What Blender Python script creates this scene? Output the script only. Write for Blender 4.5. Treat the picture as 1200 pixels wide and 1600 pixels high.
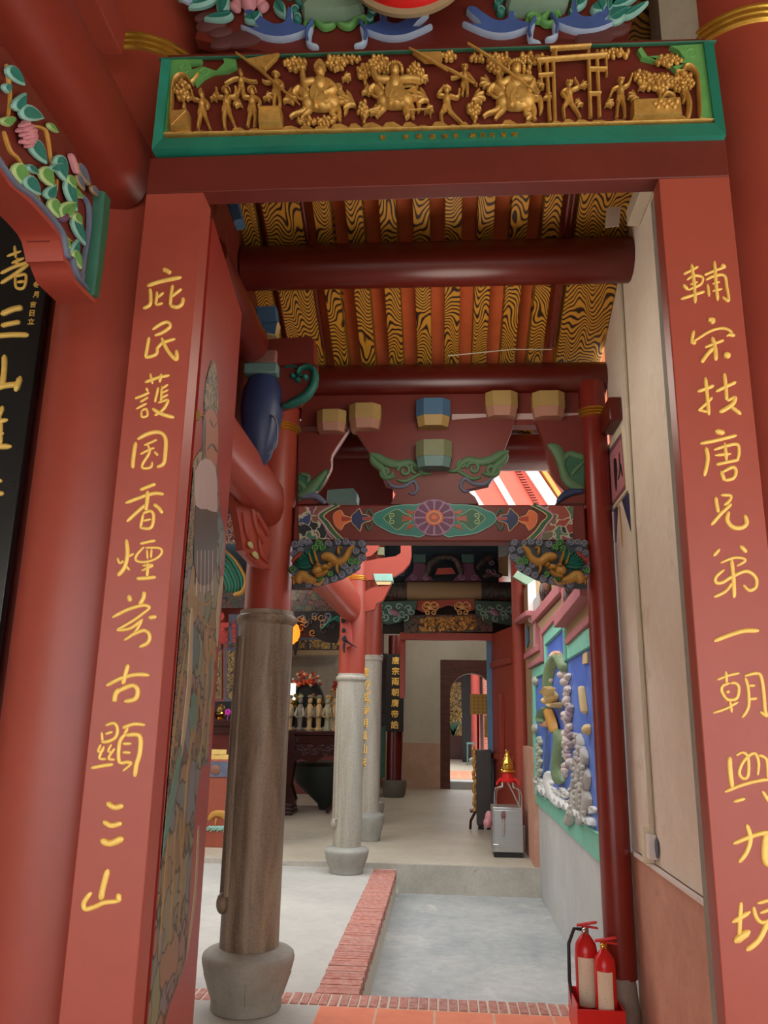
import bpy, math, random
from mathutils import Vector, Matrix
random.seed(11)
C = bpy.context.scene
for o in list(bpy.data.objects): bpy.data.objects.remove(o)
COL = C.collection
# ---------------------------------------------------------------- camera
FPX = 1240.0; CAM_H = 1.62
_Z = Vector((88, -4830, FPX)); _Y = Vector((90, 320, FPX))
Yh = _Y.normalized(); Zh = (_Z - _Z.dot(Yh) * Yh).normalized(); Xh = Yh.cross(Zh)
EYE = Vector((0, 0, CAM_H))
cam_d = bpy.data.cameras.new('camera'); cam = bpy.data.objects.new('camera', cam_d); COL.objects.link(cam)
cam_d.sensor_fit = 'VERTICAL'; cam_d.sensor_height = 36.0; cam_d.sensor_width = 27.0
cam_d.lens = FPX / 1600 * 36.0; cam_d.clip_start = 0.05; cam_d.clip_end = 300
cr = Vector((Xh[0], Yh[0], Zh[0])); cu = -Vector((Xh[1], Yh[1], Zh[1])); cb = -Vector((Xh[2], Yh[2], Zh[2]))
cam.matrix_world = Matrix(((cr.x, cu.x, cb.x, EYE.x), (cr.y, cu.y, cb.y, EYE.y), (cr.z, cu.z, cb.z, EYE.z), (0, 0, 0, 1)))
C.camera = cam
# ---------------------------------------------------------------- light
SKY = 2.9
C.view_settings.view_transform = 'Standard'; C.view_settings.look = 'None'
C.view_settings.gamma = 1.0; C.view_settings.use_curve_mapping = False
C.view_settings.exposure = 0.48
w = bpy.data.worlds.new('overcast_sky'); C.world = w; w.use_nodes = True
bg = w.node_tree.nodes['Background']; bg.inputs[0].default_value = (0.95, 0.98, 1.0, 1); bg.inputs[1].default_value = SKY
def lamp(name, loc, power, size, col=(1, .9, .78)):
    d = bpy.data.lights.new(name, 'POINT'); d.energy = power; d.shadow_soft_size = size; d.color = col
    o = bpy.data.objects.new(name, d); o.location = loc; COL.objects.link(o); return o
lamp('bay_fill_light', (0.1, 4.0, 3.35), 13, .3)  # fill light added to brighten the bay, no fixture there
HALL_FILLS = [((-3.0, 13.0, 4.0), 26), ((0.1, 16.0, 4.0), 90)]
for l, p in HALL_FILLS: lamp('hall_fill_light', l, p, .2)  # unseen fill lights added to brighten the hall
# ---------------------------------------------------------------- materials
def lin(c):
    return tuple(((v/255) / 12.92 if v/255 <= .04045 else ((v/255 + .055) / 1.055) ** 2.4) for v in c)
MATS = {}
def new_mat(name):
    m = bpy.data.materials.new(name); m.use_nodes = True; MATS[name] = m
    nt = m.node_tree; b = nt.nodes['Principled BSDF']
    return m, nt, b
def nd(nt, t, **kw):
    n = nt.nodes.new(t)
    for k, v in kw.items():
        if k in n.inputs.keys() if isinstance(k, str) else False: n.inputs[k].default_value = v
        else: setattr(n, k, v)
    return n
def mix(nt, fac, a, b, blend='MIX'):
    n = nt.nodes.new('ShaderNodeMix'); n.data_type = 'RGBA'; n.blend_type = blend
    for sock, v in ((n.inputs[0], fac), (n.inputs[6], a), (n.inputs[7], b)):
        if hasattr(v, 'links'): nt.links.new(v, sock)
        elif isinstance(v, (int, float)): sock.default_value = v
        else: sock.default_value = (*v, 1)
    return n.outputs[2]
def noise(nt, scale, detail=4, vec=None, rough=.55, dist=0):
    n = nt.nodes.new('ShaderNodeTexNoise'); n.inputs['Scale'].default_value = scale; n.inputs['Detail'].default_value = detail
    n.inputs['Roughness'].default_value = rough; n.inputs['Distortion'].default_value = dist
    if vec is not None: nt.links.new(vec, n.inputs['Vector'])
    return n.outputs[0]
def ramp(nt, val, stops):
    n = nt.nodes.new('ShaderNodeValToRGB'); cr_ = n.color_ramp
    while len(cr_.elements) < len(stops): cr_.elements.new(.5)
    for e, (p, c) in zip(cr_.elements, stops):
        e.position = p; e.color = (*c, 1) if not isinstance(c, (int, float)) else (c, c, c, 1)
    nt.links.new(val, n.inputs[0]); return n.outputs[0]
def coords(nt, scale=(1, 1, 1), which='Object'):
    t = nt.nodes.new('ShaderNodeTexCoord'); mp = nt.nodes.new('ShaderNodeMapping'); mp.inputs['Scale'].default_value = scale
    nt.links.new(t.outputs[which], mp.inputs[0]); return mp.outputs[0]
def bump(nt, b, h, strength=.2, dist=.01):
    n = nt.nodes.new('ShaderNodeBump'); n.inputs['Strength'].default_value = strength; n.inputs['Distance'].default_value = dist
    nt.links.new(h, n.inputs['Height']); nt.links.new(n.outputs[0], b.inputs['Normal'])
def paint(name, rgb, rough=.5, var=.18, scale=5, metal=0, bmp=.0, bscale=60, stretch=(1, 1, 1), second=None, spec=.5):
    m, nt, b = new_mat(name); c = lin(rgb)
    v = coords(nt, stretch)
    n1 = noise(nt, scale, 5, v); n2 = noise(nt, scale * 6.3, 3, v)
    dk = tuple(x * (1 - var) for x in c); lt = tuple(min(1, x * (1 + var)) for x in c) if second is None else lin(second)
    c1 = ramp(nt, n1, ((.3, dk), (.7, lt)))
    c2 = mix(nt, .35, c1, ramp(nt, n2, ((.3, dk), (.7, lt))))
    nt.links.new(c2, b.inputs['Base Color']); b.inputs['Roughness'].default_value = rough; b.inputs['Metallic'].default_value = metal
    b.inputs['Specular IOR Level'].default_value = spec
    if bmp: bump(nt, b, noise(nt, bscale, 5, v), bmp)
    return m
RED = paint('red_paint', (154, 62, 46), .38, .10, 2.5, bmp=.04, bscale=25)
REDP = paint('red_post_paint', (164, 72, 56), .42, .07, 2.0, bmp=.03, bscale=25)
DRED = paint('dark_red_paint', (88, 24, 16), .3, .15, 3)
DREDM = paint('dark_red_matt', (104, 34, 23), .5, .14, 3)
LETTER = paint('gilded_letter', (248, 200, 100), .36, .10, 30, metal=.08, bmp=.12, bscale=160)
GOLD = paint('aged_gold_leaf', (205, 152, 72), .42, .25, 14, metal=.45, bmp=.2, bscale=120, second=(232, 184, 100))
GOLDR = paint('gold_ring', (214, 165, 66), .28, .12, 20, metal=.8)
BRASS = paint('polished_brass', (222, 178, 80), .18, .08, 10, metal=1)
TEAL = paint('teal_paint', (40, 116, 102), .5, .16, 5)
TEALL = paint('pale_teal_paint', (136, 182, 168), .5, .12, 5)
MINT = paint('mint_plaster', (122, 188, 164), .8, .12, 6)
GREEN = paint('green_paint', (96, 150, 76), .5, .18, 8)
GREENL = paint('pale_green_paint', (172, 196, 132), .5, .12, 8)
DGREEN = paint('deep_green_paint', (42, 92, 66), .5, .2, 6)
SAGE = paint('sage_green_paint', (122, 146, 122), .6, .14, 4)
BLUE = paint('blue_paint', (68, 92, 150), .5, .2, 5)
NAVY = paint('navy_paint', (40, 52, 88), .45, .25, 9)
PALEB = paint('pale_blue_paint', (176, 194, 218), .55, .1, 6)
SLATE = paint('slate_grey_blue_paint', (92, 98, 116), .6, .2, 12)
LILAC = paint('lilac_paint', (150, 116, 140), .6, .12, 8)
PLUM = paint('plum_paint', (104, 62, 88), .6, .12, 8)
PINK = paint('pink_paint', (200, 132, 138), .6, .15, 10)
ORANGE = paint('orange_paint', (206, 104, 58), .5, .12, 6)
BOARD = paint('orange_roof_board', (214, 104, 52), .7, .16, 2.2)
OCHRE = paint('ochre_paint', (186, 136, 58), .5, .18, 10)
CREAM = paint('cream_paint', (212, 186, 128), .55, .1, 5)
SAND = paint('sand_grey_paint', (152, 128, 92), .6, .12, 5)
WHITE = paint('white_paint', (228, 222, 214), .6, .06, 5)
BLACK = paint('black_lacquer', (30, 31, 32), .25, .2, 6)
BLACKM = paint('black_matt', (22, 20, 18), .7, .2, 6)
ROSEWOOD = paint('dark_rosewood', (58, 26, 22), .22, .3, 6)
STEEL = paint('brushed_steel', (176, 176, 174), .32, .08, 3, metal=.85, stretch=(1, 1, 12))
STEELB = paint('bright_steel', (205, 205, 205), .18, .05, 3, metal=1)
FIRE = paint('fire_red', (206, 32, 30), .28, .06, 3)
RUBBER = paint('black_rubber', (24, 24, 25), .5, .1, 8)
LABEL = paint('paper_label', (226, 216, 186), .6, .06, 10)
PVC = paint('beige_plastic_pipe', (200, 190, 168), .5, .06, 5)
TERRA = None
def mat_concrete(name, a, b_, scale=1.3, spk=None, rough=.75, stain=None):
    m, nt, b = new_mat(name); v = coords(nt)
    big = noise(nt, scale, 6, v, .62, .4); fine = noise(nt, scale * 14, 5, v, .6)
    c1 = ramp(nt, big, ((.3, lin(a)), (.7, lin(b_))))
    c2 = mix(nt, .28, c1, ramp(nt, fine, ((.32, lin(a)), (.68, lin(b_)))), 'MIX')
    if stain:
        st = noise(nt, scale * 2.3, 7, v, .7, .6)
        f = ramp(nt, st, ((.58, 0.0), (.72, .6)))
        c2 = mix(nt, f, c2, lin(stain))
    nt.links.new(c2, b.inputs['Base Color']); b.inputs['Roughness'].default_value = rough
    bump(nt, b, noise(nt, 30, 6, v), .12); return m
CONC = mat_concrete('pale_concrete', (168, 167, 161), (200, 196, 186), .9, stain=(156, 156, 150))
CONCG = mat_concrete('worn_grey_concrete', (136, 145, 148), (198, 196, 190), .8, stain=(222, 214, 200))
CONCP = mat_concrete('platform_concrete', (176, 165, 145), (210, 199, 178), .9, rough=.42, stain=(212, 206, 192))
CONCR = mat_concrete('stained_riser_concrete', (166, 160, 146), (204, 198, 186), 2.2, stain=(128, 120, 106))
CONCW = mat_concrete('grey_render', (178, 180, 178), (202, 202, 198), 1.6)
PLASTER = mat_concrete('aged_white_plaster', (222, 204, 182), (240, 230, 214), 1.4, stain=(196, 172, 146), rough=.85)
FARWALL = mat_concrete('hall_plaster', (180, 174, 154), (204, 198, 180), .7, rough=.9)
DADO = mat_concrete('pink_stone_dado', (186, 136, 114), (212, 162, 138), 3.5, stain=(170, 124, 106), rough=.75)
TAN = mat_concrete('tan_dado', (176, 140, 114), (198, 164, 138), 3.0)
BASEG = mat_concrete('grey_base_stone', (140, 140, 132), (172, 170, 160), 4, rough=.7)
BASEST = mat_concrete('carved_base_stone', (132, 126, 114), (166, 160, 148), 4, rough=.7)
def mat_granite(name, a, b_, streak):
    m, nt, b = new_mat(name); v = coords(nt); vs = coords(nt, (5, 5, .55))
    sp = noise(nt, 95, 3, v, .7); st = noise(nt, 1.6, 5, vs, .6, .6)
    c1 = ramp(nt, sp, ((.3, tuple(x * .45 for x in lin(a))), (.7, tuple(min(1, x * 1.55) for x in lin(a)))))
    c2 = ramp(nt, st, ((.40, lin(b_)), (.62, lin(streak))))
    c = mix(nt, .52, c1, c2); nt.links.new(c, b.inputs['Base Color']); b.inputs['Roughness'].default_value = .55
    bump(nt, b, noise(nt, 120, 4, v), .25, .004); return m
GRANITE = mat_granite('brown_granite', (128, 110, 90), (82, 66, 50), (172, 154, 130))
GRANITE2 = mat_granite('grey_granite', (164, 158, 144), (148, 140, 124), (182, 176, 162))
def mat_grain(name, f=1.0, axis=1, light=(206, 148, 46), dark=(52, 26, 12)):
    m, nt, b = new_mat(name)
    tc = nt.nodes.new('ShaderNodeTexCoord'); sx = nt.nodes.new('ShaderNodeSeparateXYZ'); nt.links.new(tc.outputs['Object'], sx.inputs[0])
    v1 = coords(nt, (11 * f, 3.2 * f, 3.2 * f) if axis == 1 else (11 * f, 11 * f, 3.2 * f))
    n = noise(nt, 1.0, .5, v1, .4)
    a = nd(nt, 'ShaderNodeMath', operation='MULTIPLY'); nt.links.new(n, a.inputs[0]); a.inputs[1].default_value = 12.0
    bb = nd(nt, 'ShaderNodeMath', operation='MULTIPLY_ADD'); nt.links.new(sx.outputs[axis], bb.inputs[0]); bb.inputs[1].default_value = 28.0 * f
    nt.links.new(a.outputs[0], bb.inputs[2])
    fr = nd(nt, 'ShaderNodeMath', operation='PINGPONG'); nt.links.new(bb.outputs[0], fr.inputs[0]); fr.inputs[1].default_value = .5
    c = ramp(nt, fr.outputs[0], ((.14, lin(dark)), (.26, lin(light))))
    nt.links.new(c, b.inputs['Base Color']); b.inputs['Roughness'].default_value = .6
    return m
GRAIN = mat_grain('painted_wood_grain')
GRAINF = mat_grain('painted_wood_grain_board', 1.0, 2, (150, 104, 36), (40, 20, 12))
def mat_brick(name, c1, c2, mortar, w_, h_, ms=.006, scale=1.0, plane='XZ', offset=.5):
    m, nt, b = new_mat(name)
    tc = nt.nodes.new('ShaderNodeTexCoord'); mp = nt.nodes.new('ShaderNodeMapping')
    if plane == 'XZ': mp.inputs['Rotation'].default_value = (math.radians(-90), 0, 0)
    nt.links.new(tc.outputs['Object'], mp.inputs[0])
    t = nt.nodes.new('ShaderNodeTexBrick'); nt.links.new(mp.outputs[0], t.inputs['Vector'])
    t.inputs['Color1'].default_value = (*lin(c1), 1); t.inputs['Color2'].default_value = (*lin(c2), 1); t.inputs['Mortar'].default_value = (*lin(mortar), 1)
    t.inputs['Scale'].default_value = scale; t.inputs['Mortar Size'].default_value = ms; t.inputs['Brick Width'].default_value = w_; t.inputs['Row Height'].default_value = h_
    t.offset = offset
    n = noise(nt, 9, 5, coords(nt)); c = mix(nt, .3, t.outputs['Color'], ramp(nt, n, ((.3, tuple(x*.7 for x in lin(c1))), (.7, lin(c2)))))
    nt.links.new(c, b.inputs['Base Color']); b.inputs['Roughness'].default_value = .7
    bump(nt, b, t.outputs['Fac'], .2); return m
DBRICK = mat_brick('dark_arch_brick', (84, 40, 30), (102, 56, 42), (62, 40, 32), .22, .055, .006)
TERRA = mat_brick('terracotta_tile', (232, 132, 96), (240, 146, 110), (212, 188, 164), .33, .33, .007, plane='XY', offset=0)
REDBRICK = mat_brick('red_wall_brick', (170, 84, 66), (186, 98, 78), (196, 170, 150), .2, .06, .008)
def mat_bricks3d(name):
    m, nt, b = new_mat(name); v = coords(nt)
    g = nt.nodes.new('ShaderNodeNewGeometry')
    c = ramp(nt, g.outputs['Random Per Island'], ((0, lin((168, 94, 80))), (.5, lin((186, 108, 92))), (1, lin((162, 100, 92)))))
    wr = ramp(nt, noise(nt, 22, 6, v, .7), ((.36, 0.0), (.68, .7)))
    c = mix(nt, wr, c, lin((210, 172, 156)))
    nt.links.new(c, b.inputs['Base Color']); b.inputs['Roughness'].default_value = .8; bump(nt, b, noise(nt, 60, 5, v), .3); return m
BRICK3 = mat_bricks3d('worn_red_brick')
MORTAR = paint('lime_mortar', (206, 194, 176), .9, .1, 12)
def mat_glow(name, rgb, s):
    m, nt, b = new_mat(name); b.inputs['Base Color'].default_value = (*lin(rgb), 1)
    b.inputs['Emission Color'].default_value = (*lin(rgb), 1); b.inputs['Emission Strength'].default_value = s; return m
LANTERN = mat_glow('lit_orange_lantern', (255, 120, 30), 1.6)
LAMPGLOW = mat_glow('lit_altar_lamp', (255, 190, 120), 2.2)
def mat_mosaic(name, cols, scale, stretch=(1, 1, .3), line=(40, 34, 28), lw=.05, rough=.5):
    """small painted cells with dark outlines"""
    m, nt, b = new_mat(name); v = coords(nt, stretch)
    dn = nt.nodes.new('ShaderNodeTexNoise'); dn.inputs['Scale'].default_value = scale * .6; nt.links.new(v, dn.inputs['Vector'])
    mv = nt.nodes.new('ShaderNodeMix'); mv.data_type = 'VECTOR'; mv.inputs[0].default_value = .16
    nt.links.new(v, mv.inputs[4]); nt.links.new(dn.outputs['Color'], mv.inputs[5])
    vo = nt.nodes.new('ShaderNodeTexVoronoi'); vo.inputs['Scale'].default_value = scale; nt.links.new(mv.outputs[1], vo.inputs['Vector'])
    ed = nt.nodes.new('ShaderNodeTexVoronoi'); ed.feature = 'DISTANCE_TO_EDGE'; ed.inputs['Scale'].default_value = scale; nt.links.new(mv.outputs[1], ed.inputs['Vector'])
    sx = nt.nodes.new('ShaderNodeSeparateColor'); nt.links.new(vo.outputs['Color'], sx.inputs[0])
    n = len(cols); c = ramp(nt, sx.outputs[0], tuple(((i + .5) / n, lin(cc)) for i, cc in enumerate(cols)))
    f = ramp(nt, ed.outputs['Distance'], ((lw * .6, 1.0), (lw, 0.0)))
    c = mix(nt, f, c, lin(line)); nt.links.new(c, b.inputs['Base Color']); b.inputs['Roughness'].default_value = rough; return m
ROBE = mat_mosaic('painted_robe', [(128, 122, 98), (92, 108, 110), (154, 126, 86), (98, 84, 64), (122, 134, 100), (146, 104, 82), (112, 116, 118)], 15, (1, .6, .6), (64, 54, 42), lw=.05)
ARMOUR = mat_mosaic('painted_armour', [(150, 122, 82), (112, 96, 70), (136, 112, 90), (94, 104, 90), (160, 128, 86)], 34, (1, .6, .7), lw=.08)
FLORAL = mat_mosaic('painted_floral', [(56, 70, 110), (150, 60, 52), (60, 110, 84), (150, 54, 46), (30, 36, 40)], 15, (1, 1, 1), line=(178, 176, 150), lw=.06)
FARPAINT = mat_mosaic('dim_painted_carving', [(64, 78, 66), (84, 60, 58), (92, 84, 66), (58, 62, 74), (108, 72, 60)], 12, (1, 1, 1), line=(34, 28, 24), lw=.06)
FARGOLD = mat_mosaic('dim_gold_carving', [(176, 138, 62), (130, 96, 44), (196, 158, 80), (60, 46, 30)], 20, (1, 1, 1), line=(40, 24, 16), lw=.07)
# ---------------------------------------------------------------- geometry helpers
def ray(px, py):
    d = Vector((px - 600, py - 800, FPX)); return Vector((d.dot(Xh), d.dot(Yh), d.dot(Zh)))
def W(px, py, Y): d = ray(px, py); return EYE + d * (Y / d.y)
def WX(px, py, X): d = ray(px, py); return EYE + d * (X / d.x)
def WZ(px, py, Z): d = ray(px, py); return EYE + d * ((Z - CAM_H) / d.z)
class Plane:
    """a surface in the place; at() says which point of it a sight line meets, d metres proud of it"""
    def __init__(s, o, n): s.o = Vector(o); s.n = Vector(n).normalized()
    def at(s, px, py, d=0.0):
        r = ray(px, py); t = (s.o - EYE).dot(s.n) / r.dot(s.n); return EYE + r * t + s.n * d
    def at2(s, px, py, d=0.0):
        q = Plane(s.o + s.n*d, s.n); return q.at(px, py)
    def mpp(s, px, py):
        a = s.at(px, py); return math.sqrt(((s.at(px + 1, py) - a).length) * ((s.at(px, py + 1) - a).length))
class Lowered(Plane):
    """same surface, drawn dy lower to allow for carving standing proud above eye level"""
    def __init__(s, y, dy): Plane.__init__(s, (0, y, 0), (0, -1, 0)); s.dy = dy
    def at(s, px, py, d=0.0): return Plane.at(s, px, py + s.dy, d)
def YP(y): return Plane((0, y, 0), (0, -1, 0))
def XP(x): return Plane((x, 0, 0), (-1 if x > 0 else 1, 0, 0))
def cat(pts, n=6, closed=False):
    """smooth curve through points"""
    P = [Vector(p) for p in pts]; N = len(P); out = []
    if N < 3 and not closed: 
        return [P[0].lerp(P[-1], i / n) for i in range(n + 1)]
    rng = range(N) if closed else range(N - 1)
    for i in rng:
        if closed: a, b, c, d = P[(i-1) % N], P[i], P[(i+1) % N], P[(i+2) % N]
        else: a, b, c, d = P[max(i-1, 0)], P[i], P[i+1], P[min(i+2, N-1)]
        for k in range(n):
            t = k / n
            out.append(.5 * ((2*b) + (c-a)*t + (2*a-5*b+4*c-d)*t*t + (3*b-a-3*c+d)*t**3))
    if not closed: out.append(P[-1])
    return out
class MB:
    def __init__(s): s.v = []; s.f = []; s.m = []
    def add(s, vs, fs, mi=0):
        k = len(s.v); s.v += [Vector(p) for p in vs]; s.f += [tuple(i + k for i in f) for f in fs]; s.m += [mi] * len(fs); return s
    def box(s, x0, x1, y0, y1, z0, z1, mi=0):
        v = [(x, y, z) for x in (x0, x1) for y in (y0, y1) for z in (z0, z1)]
        return s.add(v, [(0,1,3,2),(4,6,7,5),(0,4,5,1),(2,3,7,6),(0,2,6,4),(1,5,7,3)], mi)
    def obox(s, c, u, v, w_, mi=0):
        """box centred c with half vectors u v w"""
        c, u, v, w_ = map(Vector, (c, u, v, w_))
        p = [c + a*u + b*v + d*w_ for a in (-1, 1) for b in (-1, 1) for d in (-1, 1)]
        return s.add(p, [(0,1,3,2),(4,6,7,5),(0,4,5,1),(2,3,7,6),(0,2,6,4),(1,5,7,3)], mi)
    def prism(s, a, b, mi=0):
        """loft between two matching loops, capped"""
        n = len(a); s.add(list(a) + list(b), [tuple(range(n))[::-1], tuple(range(n, 2*n))] + [(i, (i+1) % n, n + (i+1) % n, n + i) for i in range(n)], mi); return s
    def tube(s, pts, r, n=10, mi=0, closed=False):
        P = [Vector(p) for p in pts]; m = len(P); R = r if isinstance(r, (list, tuple)) else [r] * m
        t0 = (P[1] - P[0]).normalized(); up = Vector((0, 0, 1)) if abs(t0.z) < .9 else Vector((1, 0, 0)); u = t0.cross(up).normalized(); vs = []
        for i in range(m):
            t = (P[min(i+1, m-1)] - P[max(i-1, 0)]) if not closed else (P[(i+1) % m] - P[(i-1) % m])
            t.normalize(); u = (u - t * u.dot(t)).normalized(); w_ = t.cross(u)
            for k in range(n):
                a = 2 * math.pi * k / n; vs.append(P[i] + (u * math.cos(a) + w_ * math.sin(a)) * R[i])
        fs = [(i*n + k, i*n + (k+1) % n, ((i+1) % m)*n + (k+1) % n, ((i+1) % m)*n + k) for i in range(m if closed else m-1) for k in range(n)]
        if not closed: fs += [tuple(range(n))[::-1], tuple(range((m-1)*n, m*n))]
        return s.add(vs, fs, mi)
    def lathe(s, prof, cx, cy, n=32, mi=0, sx=1, sy=1, a0=0, a1=2*math.pi):
        full = abs(a1 - a0 - 2*math.pi) < 1e-6; m = n if full else n + 1
        vs = [(cx + r * math.cos(a0 + (a1-a0)*k/n) * sx, cy + r * math.sin(a0 + (a1-a0)*k/n) * sy, z) for r, z in prof for k in range(m)]
        L = len(prof); fs = [(i*m + k, i*m + (k+1) % m, (i+1)*m + (k+1) % m, (i+1)*m + k) for i in range(L-1) for k in range(n)]
        if full: fs += [tuple(range(n))[::-1], tuple(range((L-1)*m, L*m))]
        return s.add(vs, fs, mi)
    def ell(s, c, r, seg=12, rings=7, mi=0, rot=None):
        c = Vector(c); vs = []; M = rot or Matrix.Identity(3)
        if isinstance(r, (int, float)): r = (r, r, r)
        for i in range(1, rings):
            t = math.pi * i / rings
            for k in range(seg):
                a = 2*math.pi*k/seg; vs.append(c + M @ Vector((r[0]*math.sin(t)*math.cos(a), r[1]*math.sin(t)*math.sin(a), r[2]*math.cos(t))))
        vs += [c + M @ Vector((0, 0, r[2])), c - M @ Vector((0, 0, r[2]))]; q = (rings-1)*seg
        fs = [(i*seg+k, (i+1)*seg+k, (i+1)*seg+(k+1) % seg, i*seg+(k+1) % seg) for i in range(rings-2) for k in range(seg)]
        fs += [(q, k, (k+1) % seg) for k in range(seg)] + [(q+1, (rings-2)*seg+(k+1) % seg, (rings-2)*seg+k) for k in range(seg)]
        return s.add(vs, fs, mi)
    # ---- carving on a surface; outline in sight-line coordinates, thickness in metres
    def plate(s, P, pts, t, bev=0.0, mi=0, mb=None, d0=0.0, smooth=0, back=None):
        p = [Vector((a, b)) for a, b in pts]
        if smooth: p = [Vector((q.x, q.y)) for q in cat([(a.x, a.y, 0) for a in p], smooth, True)]
        n = len(p); ar = sum(p[i].x*p[(i+1) % n].y - p[(i+1) % n].x*p[i].y for i in range(n))
        if ar < 0: p.reverse()
        bk = d0 if back is None else d0 - back
        lo = [P.at(q.x, q.y, bk) for q in p]
        if bev:
            ins = []
            for i in range(n):
                e1 = (p[i] - p[i-1]); e2 = (p[(i+1) % n] - p[i]); e1 = e1.normalized() if e1.length else Vector((1, 0)); e2 = e2.normalized() if e2.length else e1
                n1 = Vector((-e1.y, e1.x)); n2 = Vector((-e2.y, e2.x)); k = n1 + n2; k = k.normalized() if k.length > 1e-6 else n1
                ins.append(p[i] + k * bev / max(.55, k.dot(n1)))
            mid = [P.at(q.x, q.y, d0 + t * .55) for q in p]; hi = [P.at(q.x, q.y, d0 + t) for q in ins]
            vs = lo + mid + hi; mb = mi if mb is None else mb
            s.add(vs, [(i, (i+1) % n, n+(i+1) % n, n+i) for i in range(n)] + [(n+i, n+(i+1) % n, 2*n+(i+1) % n, 2*n+i) for i in range(n)], mb)
            s.add(hi, [tuple(range(n))], mi); s.add(lo, [tuple(range(n))[::-1]], mi)
        else: s.prism(lo, [P.at(q.x, q.y, d0 + t) for q in p], mi)
        return s
    def stroke(s, P, pts, w_, h=None, d0=0.0, mi=0, sm=5, ends=(.45, .45), m=6, back=0.004):
        q = cat([(a, b, 0) for a, b in pts], sm) if sm else [Vector((a, b, 0)) for a, b in pts]
        L = len(q); wl = w_ if isinstance(w_, (list, tuple)) else [w_]
        mp = P.mpp(q[L//2].x, q[L//2].y); vs = []
        for i in range(L):
            u = i / (L-1); f = u * (len(wl)-1); k = min(int(f), len(wl)-2) if len(wl) > 1 else 0
            ww = wl[0] if len(wl) == 1 else wl[k] * (1-(f-k)) + wl[k+1] * (f-k)
            e = 1.0
            if u < .18: e = ends[0] + (1-ends[0]) * math.sqrt(max(0, 1-(1-u/.18)**2))
            if u > .82: e = min(e, ends[1] + (1-ends[1]) * math.sqrt(max(0, 1-(1-(1-u)/.18)**2)))
            t = q[min(i+1, L-1)] - q[max(i-1, 0)]; t = t.normalized() if t.length else Vector((1, 0, 0)); nn = Vector((-t.y, t.x, 0))
            hh = (h if h is not None else ww * mp * .8) * e
            for j in range(m + 1):
                a = math.pi * j / m; off = nn * ww * e * math.cos(a); c = q[i]
                if i == 0: c = c - t * ww * .5 * e * math.sin(a) * .6
                if i == L-1: c = c + t * ww * .5 * e * math.sin(a) * .6
                vs.append(P.at(c.x + off.x, c.y + off.y, d0 + hh * math.sin(a) - (back if j in (0, m) else 0)))
        M = m + 1; fs = [(i*M+j, i*M+j+1, (i+1)*M+j+1, (i+1)*M+j) for i in range(L-1) for j in range(m)]
        fs += [tuple(range(M))[::-1], tuple(range((L-1)*M, L*M))]
        return s.add(vs, fs, mi)
    def blob(s, P, x, y, rx, ry, h, ang=0, d0=0.0, mi=0, seg=14, rings=4):
        ca, sa = math.cos(math.radians(ang)), math.sin(math.radians(ang)); vs = []
        for i in range(rings):
            t = math.pi/2 * i / rings
            for k in range(seg):
                a = 2*math.pi*k/seg; u = rx*math.cos(t)*math.cos(a); v = ry*math.cos(t)*math.sin(a)
                vs.append(P.at(x + u*ca - v*sa, y + u*sa + v*ca, d0 + h*math.sin(t) - (.003 if i == 0 else 0)))
        vs.append(P.at(x, y, d0 + h)); q = rings*seg
        fs = [(i*seg+k, i*seg+(k+1) % seg, (i+1)*seg+(k+1) % seg, (i+1)*seg+k) for i in range(rings-1) for k in range(seg)]
        fs += [((rings-1)*seg+k, (rings-1)*seg+(k+1) % seg, q) for k in range(seg)]
        fs += [tuple(range(seg))[::-1]]
        return s.add(vs, fs, mi)
    def leaf(s, P, x, y, L, w_, ang, h=.012, d0=0.0, mi=0, mb=1):
        ca, sa = math.cos(math.radians(ang)), math.sin(math.radians(ang)); pts = []
        for i in range(14):
            a = 2*math.pi*i/14; u = L*math.cos(a); v = w_*math.sin(a)*(1-.35*math.cos(a))
            if i == 0: u *= 1.12
            pts.append((x + u*ca - v*sa, y + u*sa + v*ca))
        s.plate(P, pts, h, min(L, w_)*.3, mi, mb, d0); 
        s.stroke(P, [(x - L*.8*ca, y - L*.8*sa), (x + L*.9*ca, y + L*.9*sa)], w_*.1, h*.25, d0 + h, mi, sm=3); return s
    def spiral(s, P, x, y, r, turns=1.6, ang=0, w_=2.0, mi=0, d0=0.0, flip=1, h=None):
        pts = []
        n = int(turns * 10)
        for i in range(n + 1):
            u = i / n; a = math.radians(ang) + flip * 2*math.pi*turns*u; rr = r * (1 - .82*u); pts.append((x + rr*math.cos(a), y + rr*math.sin(a)))
        return s.stroke(P, pts, [w_, w_*.8, w_*.7], h, d0, mi, sm=2)
    def mirror(s, xc, start=0, fstart=0):
        k = len(s.v); s.v += [Vector((2*xc - p.x, p.y, p.z)) for p in s.v[start:]]; n = len(s.f)
        for i in range(fstart, n): s.f.append(tuple(j - start + k for j in s.f[i])[::-1]); s.m.append(s.m[i])
        return s
    def xf(s, fn): s.v = [fn(p) for p in s.v]; return s
def base_loc(o):
    v = Vector((0, 0, 0))
    while o is not None: v += o.location; o = o.parent
    return v
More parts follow.
